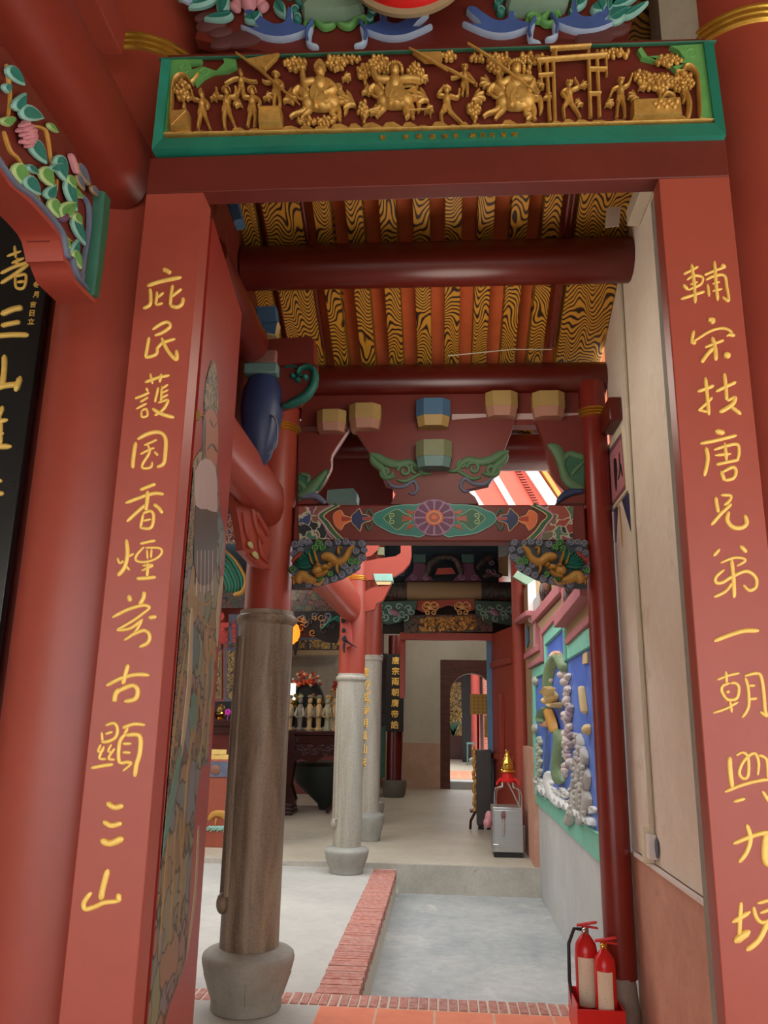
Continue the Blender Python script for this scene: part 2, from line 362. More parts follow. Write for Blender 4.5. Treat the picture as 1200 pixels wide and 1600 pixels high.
def build(name, mb, mats, parent=None, origin=None, bev=0, smooth=40, seg=2):
    org = base_loc(parent) if parent is not None else (Vector(origin) if origin is not None else Vector((0, 0, 0)))
    if parent is None and origin is None and mb.v:
        xs = [p.x for p in mb.v]; ys = [p.y for p in mb.v]; org = Vector(((min(xs)+max(xs))/2, (min(ys)+max(ys))/2, min(p.z for p in mb.v)))
    me = bpy.data.meshes.new(name); me.from_pydata([p - org for p in mb.v], [], mb.f)
    if not isinstance(mats, (list, tuple)): mats = [mats]
    for m in mats: me.materials.append(m)
    me.polygons.foreach_set('material_index', [min(i, len(mats)-1) for i in mb.m])
    import bmesh
    bm = bmesh.new(); bm.from_mesh(me); bmesh.ops.recalc_face_normals(bm, faces=bm.faces); bm.to_mesh(me); bm.free()
    if smooth:
        me.polygons.foreach_set('use_smooth', [True]*len(me.polygons)); me.set_sharp_from_angle(angle=math.radians(smooth))
    me.update()
    o = bpy.data.objects.new(name, me); COL.objects.link(o)
    if parent is not None: o.parent = parent
    else: o.location = org
    if bev:
        md = o.modifiers.new('Bevel', 'BEVEL'); md.width = bev; md.segments = seg; md.limit_method = 'ANGLE'; md.angle_limit = math.radians(40); md.harden_normals = False
    return o
def tag(o, label, category, group=None):
    o['label'] = label; o['category'] = category; o['kind'] = 'thing'
    if group: o['group'] = group
    return o
def thing(name, label, category, loc, group=None):
    o = bpy.data.objects.new(name, None); o.empty_display_size = .1; COL.objects.link(o); o.location = loc
    return tag(o, label, category, group)
def struct(name, mb, mats, parent=None, **kw):
    o = build(name, mb, mats, parent, **kw)
    if parent is None: o['kind'] = 'structure'
    return o
def dup(root, loc, label=None, rot=None):
    r = root.copy(); COL.objects.link(r); r.location = loc
    if rot is not None: r.rotation_euler = (0, 0, rot)
    if label: r['label'] = label
    for ch in list(root.children):
        c = ch.copy(); COL.objects.link(c); c.parent = r
        for g in list(ch.children):
            d = g.copy(); COL.objects.link(d); d.parent = c
    return r
_G = {}
def glyph(ch):
    if ch not in _G:
        cv = bpy.data.curves.new('glyph', 'FONT'); cv.body = ch; cv.extrude = .06; cv.bevel_depth = .018; cv.resolution_u = 3; cv.align_x = 'CENTER'
        o = bpy.data.objects.new('glyph', cv); COL.objects.link(o); bpy.context.view_layer.update()
        me = bpy.data.meshes.new_from_object(o.evaluated_get(bpy.context.evaluated_depsgraph_get()))
        vs = [v.co.copy() for v in me.vertices]; fs = [tuple(p.vertices) for p in me.polygons]
        bpy.data.objects.remove(o); bpy.data.curves.remove(cv); bpy.data.meshes.remove(me)
        if vs:
            x0, x1 = min(v.x for v in vs), max(v.x for v in vs); y0, y1 = min(v.y for v in vs), max(v.y for v in vs)
            c = Vector(((x0+x1)/2, (y0+y1)/2, 0)); s = 1 / max(x1-x0, y1-y0, .01); vs = [(v - c) * s for v in vs]
        _G[ch] = (vs, fs)
    return _G[ch]
def put_glyph(mb, ch, c, u, v, size, depth=.006, mi=0):
    vs, fs = glyph(ch); c, u, v = Vector(c), Vector(u).normalized(), Vector(v).normalized(); n = u.cross(v)
    mb.add([c + u*p.x*size + v*p.y*size + n*(p.z/.08*depth) for p in vs], fs, mi); return mb
# ================================================================ THE SETTING
D = 2.4                                     # the doorway stands here
XL0, XL1, XR0, XR1 = -1.055, -.845, .739, .975
m = MB(); m.box(-6, 3, -7, 2.3, -.12, 0); m.box(-6, -.70, 2.3, 5.09, -.12, 0); struct('floor_entrance', m, CONC)
m = MB(); m.box(-30, 30, -45, -7, -.12, -.02); struct('ground_light_block', m, CONCW)  # unseen ground added to cut light from below the horizon
m = MB(); m.box(6, 6.2, -7, 3, -.1, 5.2); struct('wall_light_block', m, PLASTER)  # unseen wall added to block side light on the doorway
m = MB(); m.box(-.70, 1.1, 2.3, 5.085, -.12, .002); struct('floor_tiles', m, TERRA, origin=(-.70, 5.085, 0))
# brick course at the edge of the sunken court, and the brick curb
def jit(a): return random.uniform(-a, a)
m = MB(); m.box(-3.6, 1.1, 5.087, 5.29, -.3, -.001); struct('trim_brick_mortar', m, MORTAR)
m = MB(); x = -3.58
while x < 1.07:
    m.box(x + jit(.002), x + .047 + jit(.003), 5.097 + jit(.003), 5.283 + jit(.004), -.05, .004 + jit(.003)); x += .0575
struct('trim_brick_course', m, BRICK3, bev=.004)
m = MB(); m.box(-.752, -.505, 5.291, 9.6, -.3, -.004); m.v = [Vector((p.x, p.y, p.z - (.04 if p.y > 9 and p.z > -.2 else 0))) for p in m.v]
struct('trim_curb_mortar', m, MORTAR)
m = MB(); y = 5.30
while y < 9.55:
    dz = -.04*(y-5.3)/4.3; m.box(-.757 + jit(.004), -.498 + jit(.004), y, y + .049 + jit(.002), -.08 + dz, .0 + dz + jit(.003)); y += .0575
struct('trim_brick_curb', m, BRICK3, bev=.004)
m = MB(); m.add([(-6, 5.29, -.012), (-.752, 5.29, -.012), (-.752, 9.66, -.055), (-6, 9.66, -.055), (-6, 5.29, -.3), (-.752, 5.29, -.3), (-.752, 9.66, -.3), (-6, 9.66, -.3)],
               [(0,1,2,3), (7,6,5,4), (0,4,5,1), (1,5,6,2), (2,6,7,3), (3,7,4,0)]); struct('floor_court', m, CONC)
m = MB(); m.box(-.505, 1.1, 5.29, 9.66, -.42, -.3); struct('floor_channel', m, CONCG)
m = MB(); m.box(-8, 1.4, 9.70, 46, -.42, 0); struct('floor_hall', m, CONCP)
m = MB(); m.box(-8, 1.1, 9.655, 9.70, -.42, .002); struct('trim_step_riser', m, CONCR)
# ---- right wall of the entrance bay: plaster above a pink dado
m = MB(); m.prism([(1.1,3.05,.905),(1.1,5.02,.905),(1.1,5.02,4.19),(1.1,3.05,5.03)],[(1.35,3.05,.905),(1.35,5.02,.905),(1.35,5.02,4.19),(1.35,3.05,5.03)]); struct('wall_right', m, PLASTER)
m = MB(); m.box(1.092, 1.35, 3.05, 5.02, -.1, .885); struct('wall_right_dado', m, DADO)
m = MB(); m.box(1.072, 1.091, 3.05, 4.88, .884, .906); struct('trim_dado_ledge', m, WHITE, bev=.003)
m = MB(); m.box(1.48, 6, 2.9, 3.1, -.1, 4.9); struct('wall_front_right', m, PLASTER)  # unseen stretch of front wall, put in to block light
m = MB(); m.box(-6, -1.52, 3.03, 3.10, -.1, 4.8); struct('wall_front_left', m, DREDM)
m = MB(); m.box(-6.2, -6, -7, 10, -.3, 5.6); struct('wall_left', m, PLASTER)
# ---- dragon wall
m = MB(); m.box(1.102, 1.35, 5.02, 9.72, -.42, 3.0); struct('wall_court_right', m, CONCW)
# ---- pilaster and walls further in
m = MB(); m.box(1.105, 1.4, 9.72, 10.75, 1.28, 3.3); struct('wall_pilaster_upper', m, SAND)
m = MB(); m.box(1.045, 1.4, 9.72, 10.75, 0, 1.28); struct('wall_pilaster_dado', m, DADO)
m = MB(); m.box(1.18, 1.4, 10.75, 19.5, 0, 4.4); struct('wall_hall_right', m, DREDM)
# ---- far hall: end wall with a brick arch
YB = 19.5
def px_x(px, Y, py=1100): return W(px, py, Y).x
ax0, ax1 = px_x(703, YB), px_x(772, YB); axc = (ax0 + ax1)/2; ar = (ax1 - ax0)/2
bx0 = px_x(688, YB); bx1 = axc + (axc - bx0); btop = W(700, 1031, YB).z; spring = W(735, 1052, YB).z - ar; dz_ = W(660, 1161, YB).z
m = MB(); m.box(-1.6, bx0, YB, YB+.4, dz_, 4.5); m.box(bx0, bx1, YB, YB+.4, btop, 4.5); m.box(bx1, 3, YB, YB+.4, dz_, 4.5); struct('wall_back', m, FARWALL)
m = MB(); m.box(-1.6, bx0, YB-.01, YB+.4, 0, dz_); m.box(bx1, 3, YB-.01, YB+.4, 0, dz_); struct('wall_back_dado', m, TAN)
m = MB()
arc = [(axc + ar*math.cos(a), spring + ar*math.sin(a)) for a in [math.pi*i/24 for i in range(25)]]
half = [(ax1, 0)] + arc + [(ax0, 0)]
for i in range(len(half)-1):
    (xa, za), (xb, zb) = half[i], half[i+1]
    def outer(x, z):
        if z <= spring + 1e-6: return (bx1 if x > axc else bx0, z)
        k = min((bx1-axc)/max(abs(x-axc), 1e-6), (btop-spring)/(z-spring)); return (axc + (x-axc)*k, spring + (z-spring)*k)
    A, B = outer(xa, za), outer(xb, zb)
    loop = [(xa, za), (xb, zb), B, A]; m.prism([(x, YB-.02, z) for x, z in loop], [(x, YB+.42, z) for x, z in loop])
for sx in (1, -1):     # spandrel corners
    A = outer(axc + sx*(bx1-axc), spring + (btop-spring)*.999)
    pass
o = struct('door_1', m, DBRICK, smooth=0)
m = MB()
for i in range(24):
    (xa, za), (xb, zb) = arc[i], arc[i+1]; k = 1.16
    A, B = (axc+(xa-axc)*k, spring+(za-spring)*k), (axc+(xb-axc)*k, spring+(zb-spring)*k)
    m.prism([(xa, YB-.05, za), (xb, YB-.05, zb), (B[0], YB-.05, B[1]), (A[0], YB-.05, A[1])], [(xa, YB+.02, za), (xb, YB+.02, zb), (B[0], YB+.02, B[1]), (A[0], YB+.02, A[1])])
build('arch_ring', m, DBRICK, o, smooth=0)
m = MB(); m.box(ax0, ax1, YB+.05, YB+.4, 0, .16); build('threshold', m, CONCW, o)
m = MB(); m.box(-1.62, -1.4, 17.6, YB, 0, 4.5); m.box(-8, -1.62, 17.4, 17.6, 0, 4.5); m.box(-8.2, -8, 9.7, YB, 0, 4.5); struct('wall_altar_back', m, DREDM)
# ---- hall roof over everything behind the court
m = MB(); m.box(-8.2, 1.7, 9.75, YB+.4, 4.45, 4.6); struct('ceiling_hall', m, paint('dark_blue_board', (44, 66, 78), .6, .2, 2))
# sunlit gable front above the hall, red boards with white bands
GP = Plane((0, 9.55, 0), (0, -1, -.1))
m = MB(); m.box(-2.6, 2.6, 9.56, 9.74, 3.82, 5.1); struct('wall_gable', m, paint('sunlit_red_board', (206, 92, 74), .7, .08, 5, stretch=(1, 1, 4)))
m = MB(); gx = lambda px, py: (W(px, py, 9.56).x, W(px, py, 9.56).z)
def band(mb, pxa, pya, pxb, pyb, w0, yd, mi=0):
    (xa, za), (xb, zb) = gx(pxa, pya), gx(pxb, pyb); d = Vector((xb-xa, zb-za)).normalized(); nn = Vector((-d.y, d.x))*w0/2
    l = [(xa-d.x*.9+nn.x, za-d.y*.9+nn.y), (xb+d.x*.25+nn.x, zb+d.y*.25+nn.y), (xb+d.x*.25-nn.x, zb+d.y*.25-nn.y), (xa-d.x*.9-nn.x, za-d.y*.9-nn.y)]
    mb.prism([(x, 9.562, z) for x, z in l], [(x, 9.562-yd, z) for x, z in l], mi)
band(m, 768, 735, 797, 785, .075, .03); band(m, 818, 720, 862, 785, .13, .06); band(m, 735, 765, 748, 785, .06, .03)
band(m, 833, 715, 872, 775, .05, .10, 1); band(m, 842, 712, 885, 772, .05, .08, 2); 
for i in range(16):
    t = i/15; band_x = 803 + (838-803)*t; by = 725 + 60*t
    (xa, za) = gx(band_x, by); m.box(xa-.04, xa+.03, 9.52, 9.565, za-.008, za+.008, 3)
band(m, 872, 735, 898, 775, .09, .14, 3)
struct('trim_gable_bands', m, [WHITE, OCHRE, PALEB, RED], smooth=0)
# ---- sloping roof over the entrance: orange boards on grained rafters
SL = -.43
def roof(y, off=0): return 4.40 + off + SL*(y - 4.22)
m = MB(); y0, y1 = 3.12, 5.82
m.prism([(-6, y0, roof(y0, .16)), (1.3, y0, roof(y0, .16)), (1.3, y0, roof(y0, .30)), (-6, y0, roof(y0, .30))],
        [(-6, y1, roof(y1, .16)), (1.3, y1, roof(y1, .16)), (1.3, y1, roof(y1, .30)), (-6, y1, roof(y1, .30))])
ceil = struct('ceiling', m, BOARD, origin=(0, 4, 0))
raf_px = [(497, 355), (549, 355), (603, 355), (657, 355), (709, 355), (762, 355), (817, 355), (870, 355)]
xs = [W(a, b, 3.95).x for a, b in raf_px]
def rafter(xc, hw, name='rafter'):
    mb = MB(); y1 = 5.80
    mb.prism([(xc-hw, y0, roof(y0)), (xc+hw, y0, roof(y0)), (xc+hw, y0, roof(y0, .165)), (xc-hw, y0, roof(y0, .165))],
             [(xc-hw, y1, roof(y1)), (xc+hw, y1, roof(y1)), (xc+hw, y1, roof(y1, .165)), (xc-hw, y1, roof(y1, .165))])
    mb.xf(lambda p: p)
    return build(name, mb, GRAIN, ceil, bev=.006)
for x in xs: rafter(x, .05)
rafter(xs[0]-.235, .115); rafter(xs[0]-.52, .12); rafter(xs[-1]+.30, .155, 'rafter')
for x in (-1.45, -1.75, -2.05, -2.35): rafter(x, .05)
for x, r in ((xs[0]+.10-.205, .010), (xs[-1]+.085, .012), (xs[-1]+.112, .008)):
    m = MB(); m.tube([(x, 3.13, roof(3.13, -.004)), (x, 4.15, roof(4.15, -.004)), (x, 5.0, roof(5.0, -.004))], r, 8); build('conduit', m, DREDM, ceil)
# unseen roof over the viewer, eave set low to darken the upper frame
m = MB(); m.prism([(-6, -2.8, 3.0), (6, -2.8, 3.0), (6, -2.8, 3.15), (-6, -2.8, 3.15)], [(-6, 3.1, 5.3), (6, 3.1, 5.3), (6, 3.1, 5.45), (-6, 3.1, 5.45)])
struct('ceiling_porch_shade', m, GRAINF)
# partition above the open door leaf, left side of the bay
m = MB(); m.prism([(-1.2, 3.14, 3.14), (-1.2, 4.75, 3.14), (-1.2, 4.75, roof(4.75, -.01)), (-1.2, 3.14, roof(3.14, -.01))], [(-1.26, 3.14, 3.14), (-1.26, 4.75, 3.14), (-1.26, 4.75, roof(4.75, -.01)), (-1.26, 3.14, roof(3.14, -.01))])
struct('wall_upper_left', m, DREDM)
# ================================================================ DOORWAY
FP = YP(D)
def post(name, x0, x1, y1):
    m = MB(); m.box(x0, x1, D, D + y1, -.1, 3.415)
    return m
lp = build('door_post', post('l', XL0, XL1, .10), REDP, origin=(-.95, D, 0), bev=.004)
tag(lp, 'red door post at the left of the doorway with a column of raised gold characters', 'door post')
m = post('r', XR0, XR1, .07); rp = build('door_post', m, REDP, origin=(.857, D, 0), bev=.004)
tag(rp, 'red door post at the right of the doorway carrying gold characters, beside the white wall', 'door post')
m = MB(); m.box(XR0 + .004, XR1, D + .072, D + .125, -.1, 3.41); build('inner_strip', m, BASEST, rp, bev=.003)
m = MB(); m.box(XL0, XR1, D, D + .075, 3.415, 3.565); build_l = build('door_lintel', m, DREDM, bev=.004)
tag(build_l, 'plain red lintel spanning the doorway under the gold carved panel', 'lintel')
# ---- characters, written stroke by stroke: (width, points) in a magnified tracing of the post
A = (160, 400, 4.2105); B = (130, 740, 4.2105); Cc = (90, 1080, 4.2105); Dd = (1040, 380, 4.2105); E_ = (1040, 720, 4.2105); F = (1080, 1100, 3.8095); G_ = (1090, 1030, 7.619)
LEFT = [
 (A, [(15,[(400,90),(425,98),(450,114)]),(13,[(295,198),(350,178),(420,160),(520,140)]),(12,[(314,215),(318,270),(312,322),(268,345)]),(10,[(360,235),(356,280),(350,322)]),(9,[(350,324),(398,310)]),(9,[(362,275),(404,240)]),(11,[(462,192),(452,260),(446,326)]),(10,[(455,268),(485,245),(520,216)]),(12,[(444,326),(490,338),(524,316),(532,275)])]),
 (A, [(11,[(330,485),(385,448),(430,436),(446,465),(400,502),(345,524)]),(11,[(308,535),(296,600),(284,668)]),(11,[(282,670),(352,648),(362,598)]),(10,[(354,622),(392,575),(480,545)]),(13,[(390,540),(425,615),(468,670),(490,676),(487,620)])]),
 (A, [(10,[(280,832),(350,806),(442,784)]),(10,[(316,775),(330,842)]),(10,[(390,775),(376,832)]),(9,[(290,868),(298,892)]),(9,[(215,938),(262,920),(310,898)]),(8,[(248,962),(302,930)]),(8,[(222,1006),(292,970)]),(8,[(258,1018),(260,1058),(296,1050),(290,1008),(258,1018)]),(9,[(368,865),(358,910),(345,962)]),(8,[(392,856),(384,968)]),(8,[(385,878),(432,845)]),(7,[(385,905),(434,880)]),(8,[(385,936),(432,912)]),(8,[(366,966),(436,942)]),(10,[(436,945),(405,1005),(345,1050)]),(13,[(330,1005),(395,1042),(472,1062)])]),
 (A, [(13,[(220,1226),(205,1320),(200,1396)]),(13,[(232,1206),(300,1170),(372,1160),(415,1200),(414,1300),(402,1366),(360,1390)]),(8,[(275,1246),(330,1222),(358,1208)]),(8,[(250,1306),(300,1278),(342,1262)]),(9,[(298,1240),(310,1292),(264,1370),(270,1396),(318,1390),(328,1354)]),(9,[(343,1288),(366,1312)])]),
 (B, [(12,[(375,108),(430,86),(476,68)]),(12,[(280,194),(380,156),(470,130),(530,136)]),(14,[(425,115),(421,180),(412,242)]),(12,[(412,205),(350,258),(288,316)]),(13,[(465,202),(498,226),(522,262)]),(10,[(396,264),(376,358)]),(11,[(394,262),(440,246),(463,272),(455,340),(430,362),(374,356)]),(8,[(394,312),(446,300)])]),
 (B, [(14,[(285,435),(292,530),(270,620),(228,672)]),(9,[(226,555),(240,588),(266,574)]),(9,[(300,546),(332,526)]),(9,[(268,592),(306,636)]),(10,[(375,462),(425,450),(476,440)]),(9,[(400,482),(352,536),(350,572),(405,582),(478,560),(517,520),(500,490),(410,488)]),(8,[(420,500),(424,562)]),(8,[(450,496),(446,556)]),(11,[(426,590),(420,682)]),(9,[(385,638),(462,606)]),(9,[(390,606),(460,600)]),(13,[(352,690),(410,688),(478,680)])]),
 (B, [(16,[(302,800),(310,842)]),(14,[(402,775),(396,820),(370,860)]),(12,[(193,946),(300,892),(400,866),(442,882)]),(10,[(442,882),(340,960),(222,1028)]),(11,[(222,1032),(310,1018),(392,958)]),(10,[(388,962),(340,1046),(270,1096)]),(13,[(300,1072),(395,1032),(436,1060),(425,1112),(370,1140)]),(14,[(432,950),(482,940)])]),
 (B, [(15,[(296,1255),(278,1320),(262,1386)]),(14,[(155,1395),(250,1346),(350,1322),(436,1326)]),(17,[(242,1418),(214,1450),(205,1502)]),(16,[(228,1432),(318,1394),(358,1420),(344,1480),(272,1500)])]),
 (Cc, [(12,[(318,226),(368,210),(394,240),(384,300),(335,330),(290,334)]),(9,[(290,270),(296,332)]),(10,[(315,282),(362,266)]),(9,[(285,350),(268,396),(304,390)]),(10,[(306,362),(276,438),(320,446)]),(9,[(355,348),(334,394),(368,402)]),(10,[(376,376),(336,440),(376,450)]),(13,[(222,506),(290,492),(366,480)]),(13,[(430,242),(500,216),(576,222)]),(11,[(462,240),(440,285)]),(13,[(444,282),(408,340),(406,462),(460,466),(490,472)]),(16,[(448,290),(538,292),(542,400),(520,480),(508,562)]),(11,[(430,346),(486,344)]),(11,[(430,402),(480,404)]),(9,[(490,474),(430,526)])]),
 (Cc, [(19,[(325,732),(375,764),(432,750)]),(18,[(302,856),(355,884),(422,866)]),(24,[(286,980),(350,1000),(432,964)])]),
 (Cc, [(20,[(332,1172),(300,1290),(285,1372)]),(17,[(222,1322),(176,1388),(182,1432),(240,1420),(310,1390),(402,1382)]),(18,[(402,1330),(404,1388)])])]
RIGHT = [
 (Dd, [(9,[(118,205),(165,180),(214,154)]),(12,[(170,138),(186,260),(195,396)]),(9,[(140,242),(185,214),(240,224),(238,262),(205,285),(146,308)]),(12,[(115,275),(146,306)]),(8,[(162,272),(212,254)]),(10,[(100,368),(180,342),(256,318)]),(9,[(255,210),(310,186),(392,156)]),(13,[(366,140),(392,164)]),(12,[(320,120),(330,260),(342,378)]),(10,[(264,242),(320,216),(385,214),(402,290),(414,378),(374,354)]),(10,[(275,270),(286,352)]),(8,[(308,268),(356,254)]),(8,[(308,316),(372,300)])]),
 (Dd, [(16,[(278,505),(312,508),(296,528)]),(12,[(185,576),(172,648),(200,656)]),(9,[(182,648),(295,578),(380,560),(432,586),(400,612)]),(12,[(410,600),(455,608)]),(14,[(306,620),(326,700),(330,772)]),(10,[(258,686),(320,662),(382,638)]),(14,[(314,690),(270,735),(236,786)]),(20,[(382,732),(424,744)])]),
 (Dd, [(13,[(260,885),(272,1000),(285,1132)]),(12,[(210,976),(270,956),(317,936)]),(10,[(215,1102),(270,1052),(307,1014)]),(9,[(217,1098),(280,1112)]),(13,[(385,858),(396,960),(400,1032)]),(12,[(330,976),(400,942),(462,914)]),(15,[(458,1008),(446,1052),(402,1086),(354,1112)]),(11,[(404,1038),(460,1008)]),(13,[(430,1076),(496,1126)])]),
 (Dd, [(18,[(326,1236),(386,1250)]),(12,[(228,1318),(340,1296),(466,1264)]),(14,[(264,1345),(276,1420),(254,1532)]),(12,[(388,1315),(400,1432)]),(11,[(318,1360),(390,1336),(470,1324),(482,1380),(470,1428)]),(10,[(325,1396),(430,1386)]),(11,[(334,1456),(400,1442),(482,1424)]),(13,[(364,1500),(386,1562)]),(12,[(374,1506),(440,1474),(462,1500),(445,1546),(390,1560)])]),
 (E_, [(13,[(328,240),(336,290),(345,340)]),(11,[(364,226),(425,230),(420,262),(384,292)]),(13,[(432,284),(362,350),(300,422)]),(15,[(415,336),(404,390),(440,436),(500,440),(532,410),(520,358)])]),
 (E_, [(12,[(354,580),(316,626)]),(14,[(490,560),(532,602)]),(9,[(362,672),(440,640),(502,640),(522,660),(468,692)]),(14,[(432,650),(446,780),(450,902)]),(12,[(385,716),(332,762),(330,800),(370,802),(430,766),(530,726),(592,770),(592,830),(550,852),(512,818)]),(11,[(440,802),(392,860),(318,896)])]),
 (E_, [(15,[(318,1186),(420,1146),(520,1118),(612,1118)])]),
 (G_, [(19,[(335,145),(345,285)]),(17,[(235,245),(360,195),(495,165)]),(20,[(380,285),(300,315),(285,380),(340,470),(400,485),(470,455),(490,340),(450,285),(390,285)]),(19,[(335,390),(380,385)]),(17,[(185,640),(330,590),(480,510)]),(18,[(385,500),(405,635)]),(20,[(565,220),(600,350),(605,560),(530,695)]),(22,[(560,200),(680,170),(750,200),(785,400),(800,600),(820,675),(745,625)]),(18,[(610,315),(680,315)]),(18,[(620,475),(705,468)])]),
 (G_, [(30,[(380,1165),(385,1320),(410,1530)]),(20,[(460,1145),(540,1110),(600,1180),(600,1380),(545,1420),(495,1360),(530,1240),(620,1140),(690,1130),(725,1240),(715,1380)]),(20,[(730,1140),(820,1200),(835,1420)]),(22,[(325,1580),(520,1500),(760,1440),(1000,1420)]),(20,[(940,1200),(930,1400)]),(22,[(430,1695),(560,1660)]),(24,[(770,1570),(850,1700)])]),
 (F, [(14,[(330,718),(352,800),(330,880),(284,942)]),(14,[(250,832),(350,790),(445,765),(490,775)]),(20,[(445,768),(436,880),(448,945),(510,955),(530,900)])]),
 (F, [(13,[(296,1180),(290,1280),(285,1390)]),(15,[(245,1300),(350,1236)]),(24,[(258,1415),(345,1350)]),(13,[(370,1208),(388,1272),(430,1300),(520,1260)]),(12,[(395,1186),(490,1160)]),(12,[(410,1244),(500,1210)]),(17,[(462,1280),(405,1400),(328,1466)]),(14,[(470,1160),(475,1290),(480,1440)])])]
def write(chars, parent, P, mat=LETTER, name='gold_character', d0=0.0):
    for (ox, oy, k), strokes in chars:
        mb = MB()
        for w_, pts in strokes: mb.stroke(P, [(ox + a/k, oy + b/k) for a, b in pts], w_/k*1.06, None, d0, 0, 5, m=7)
        build(name, mb, mat, parent, smooth=60)
write(LEFT, lp, FP); write(RIGHT, rp, FP)
# ---- round columns the frame is set between
CY = 2.76
def big_column(xc, label):
    t = thing('round_column', label, 'column', (xc, CY, 0))
    m = MB(); m.lathe([(.25, 0), (.25, 4.1), (.25, 5.02)], xc, CY, 56); build('shaft', m, RED, t)
    m = MB()
    for dz in (0, .028, .056): m.lathe([(.25, 4.16+dz), (.262, 4.17+dz), (.262, 4.18+dz), (.25, 4.19+dz)], xc, CY, 56)
    build('gold_ring', m, GOLDR, t); return t
big_column(-1.25, 'thick round red column left of the doorway, beside the black couplet board')
big_column(1.215, 'thick round red column at the right edge, behind the right door post')
# ---- open door leaf with a painted guardian
LA, LB = Vector((-.845, 2.515, 0)), Vector((-.915, 3.25, 0)); LD = (LB - LA).normalized(); LN = Vector((LD.y, -LD.x, 0))
if LN.x < 0: LN = -LN
LP = Plane(LA, LN)
leaf = thing('door_leaf', 'red door leaf swung inward on the left, painted with a tall robed guardian figure', 'door', (-.88, 2.9, 0))
m = MB(); q = [LA, LB, LB - LN*.05, LA - LN*.05]; m.prism([p + Vector((0, 0, -.05)) for p in q], [p + Vector((0, 0, 3.40)) for p in q]); build('panel', m, paint('door_leaf_red', (150, 44, 34), .38, .1, 2.2), leaf, bev=.003)
def clampleaf(mb):
    for p in mb.v:
        if p.y < 2.53: k = (2.53 - p.y)/LD.y; p += LD*k
fig = [(330,563),(322,590),(318,622),(318,640),(318,690),(306,712),(293,740),(286,790),(281,850),(270,944),(256,1131),(245,1272),(233,1375),(226,1460),(214,1585),(206,1660),(250,1660),(256,1600),(270,1553),(289,1500),(296,1385),(303,1281),(313,1200),(323,1192),(329,1120),(336,1037),(341,925),(347,872),(350,835),(342,790),(338,720),(338,650),(339,600),(336,572)]
m = MB(); m.plate(LP, fig, .003, 0, 0, smooth=3); clampleaf(m); build('painted_robe', m, ROBE, leaf)
m = MB()
m.plate(LP, [(318,648),(330,640),(338,660),(338,716),(330,730),(320,712)], .005, 0, 0, smooth=3); build('painted_face', m, paint('face_paint', (156, 96, 70), .5, .1, 8), leaf)
m = MB()
m.plate(LP, [(322,590),(331,566),(337,585),(339,640),(332,628),(324,640),(318,640)], .005, 0, 0, smooth=2); build('painted_headdress', m, ARMOUR, leaf); m = MB()
m.plate(LP, [(284,790),(290,745),(300,730),(302,800),(296,880),(276,930)], .004, 0, 0, smooth=2)
build('painted_shoulder', m, ARMOUR, leaf); m = MB(); m.plate(LP, [(272,950),(292,930),(284,1080),(272,1240),(250,1300),(254,1150)], .004, 0, 0, smooth=2); clampleaf(m)
build('painted_armour', m, ARMOUR, leaf)
m = MB(); m.plate(LP, [(303,735),(318,716),(334,730),(337,775),(336,800),(320,795),(304,790)], .006, 0, 0, smooth=2)
for k in range(5): m.stroke(LP, [(306+6*k, 860), (305+6.2*k, 930-6*(k % 2))], 1.2, .002, .005, 0, 0)
build('pale_beard', m, paint('pale_beard_paint', (176, 152, 146), .45, .14, 8, stretch=(6, 6, .6)), leaf)
m = MB(); m.plate(LP, [(304,788),(320,793),(337,798),(337,870),(330,905),(312,915),(301,880)], .0055, 0, 0, smooth=2)
m.stroke(LP, [(318,648),(317,700),(312,760)], 2, .002, .004, 0); m.stroke(LP, [(326,655),(331,668)], .9, .002, .005); m.stroke(LP, [(337,660),(333,668)], .9, .002, .005); m.stroke(LP, [(322,702),(330,694),(337,706)], 1.6, .002, .005)
build('dark_beard', m, paint('dark_beard_paint', (74, 60, 50), .4, .2, 8, stretch=(8, 8, .5)), leaf)
m = MB(); m.stroke(LP, [(283,1160),(268,1240),(248,1340)], [2, 4, 5.5, 3], .003, .004, 0); m.plate(LP, [(298,1085),(306,1090),(303,1135),(296,1140)], .005, smooth=2); build('sword_sheath', m, paint('muted_teal', (92, 124, 108), .5, .15, 8), leaf)
CSH = paint('muted_cream', (164, 144, 114), .5, .12, 8)
m = MB(); m.stroke(LP, [(298,950),(294,1060),(288,1120),(280,1188)], [2.6, 3.4, 3.2, 1.5], .003, .0045); build('cream_sash', m, CSH, leaf); m = MB(); m.stroke(LP, [(346,900),(340,950),(338,1010)], [2.2, 3, 1], .003, .004); build('cream_ribbon', m, CSH, leaf); m = MB()
m.stroke(LP, [(310,1290),(304,1400),(290,1500)], [1.6, 2, 1.2], .002, .001); build('cream_ribbon', m, CSH, leaf)
m = MB()
for a, b, c_ in (((296,930),(318,945),(334,930)), ((300,945),(320,975),(333,980)), ((290,1000),(276,1100),(262,1210)), ((322,985),(322,1080),(310,1190)), ((330,985),(331,1060),(321,1180)), ((300,1130),(290,1230),(284,1330)), ((262,1300),(254,1400),(246,1500)), ((272,1300),(268,1400),(262,1480)), ((280,1280),(282,1380),(276,1450))):
    m.stroke(LP, [a, b, c_], [1.2, 1.8, .9], .002, .0035)
build('robe_folds', m, paint('muted_ochre', (150, 118, 76), .5, .15, 9), leaf)
m = MB(); m.blob(LP, 307, 648, 4, 8, .012); m.stroke(LP, [(309,648),(317,650)], 2.2, .008); build('gold_boss', m, paint('dull_gold_paint', (150, 116, 58), .5, .2, 12), leaf)
for ch in leaf.children:
    for v_ in ch.data.vertices:
        yy = v_.co.y + leaf.location.y
        if yy < 2.53: v_.co += LD*((2.53-yy)/LD.y)
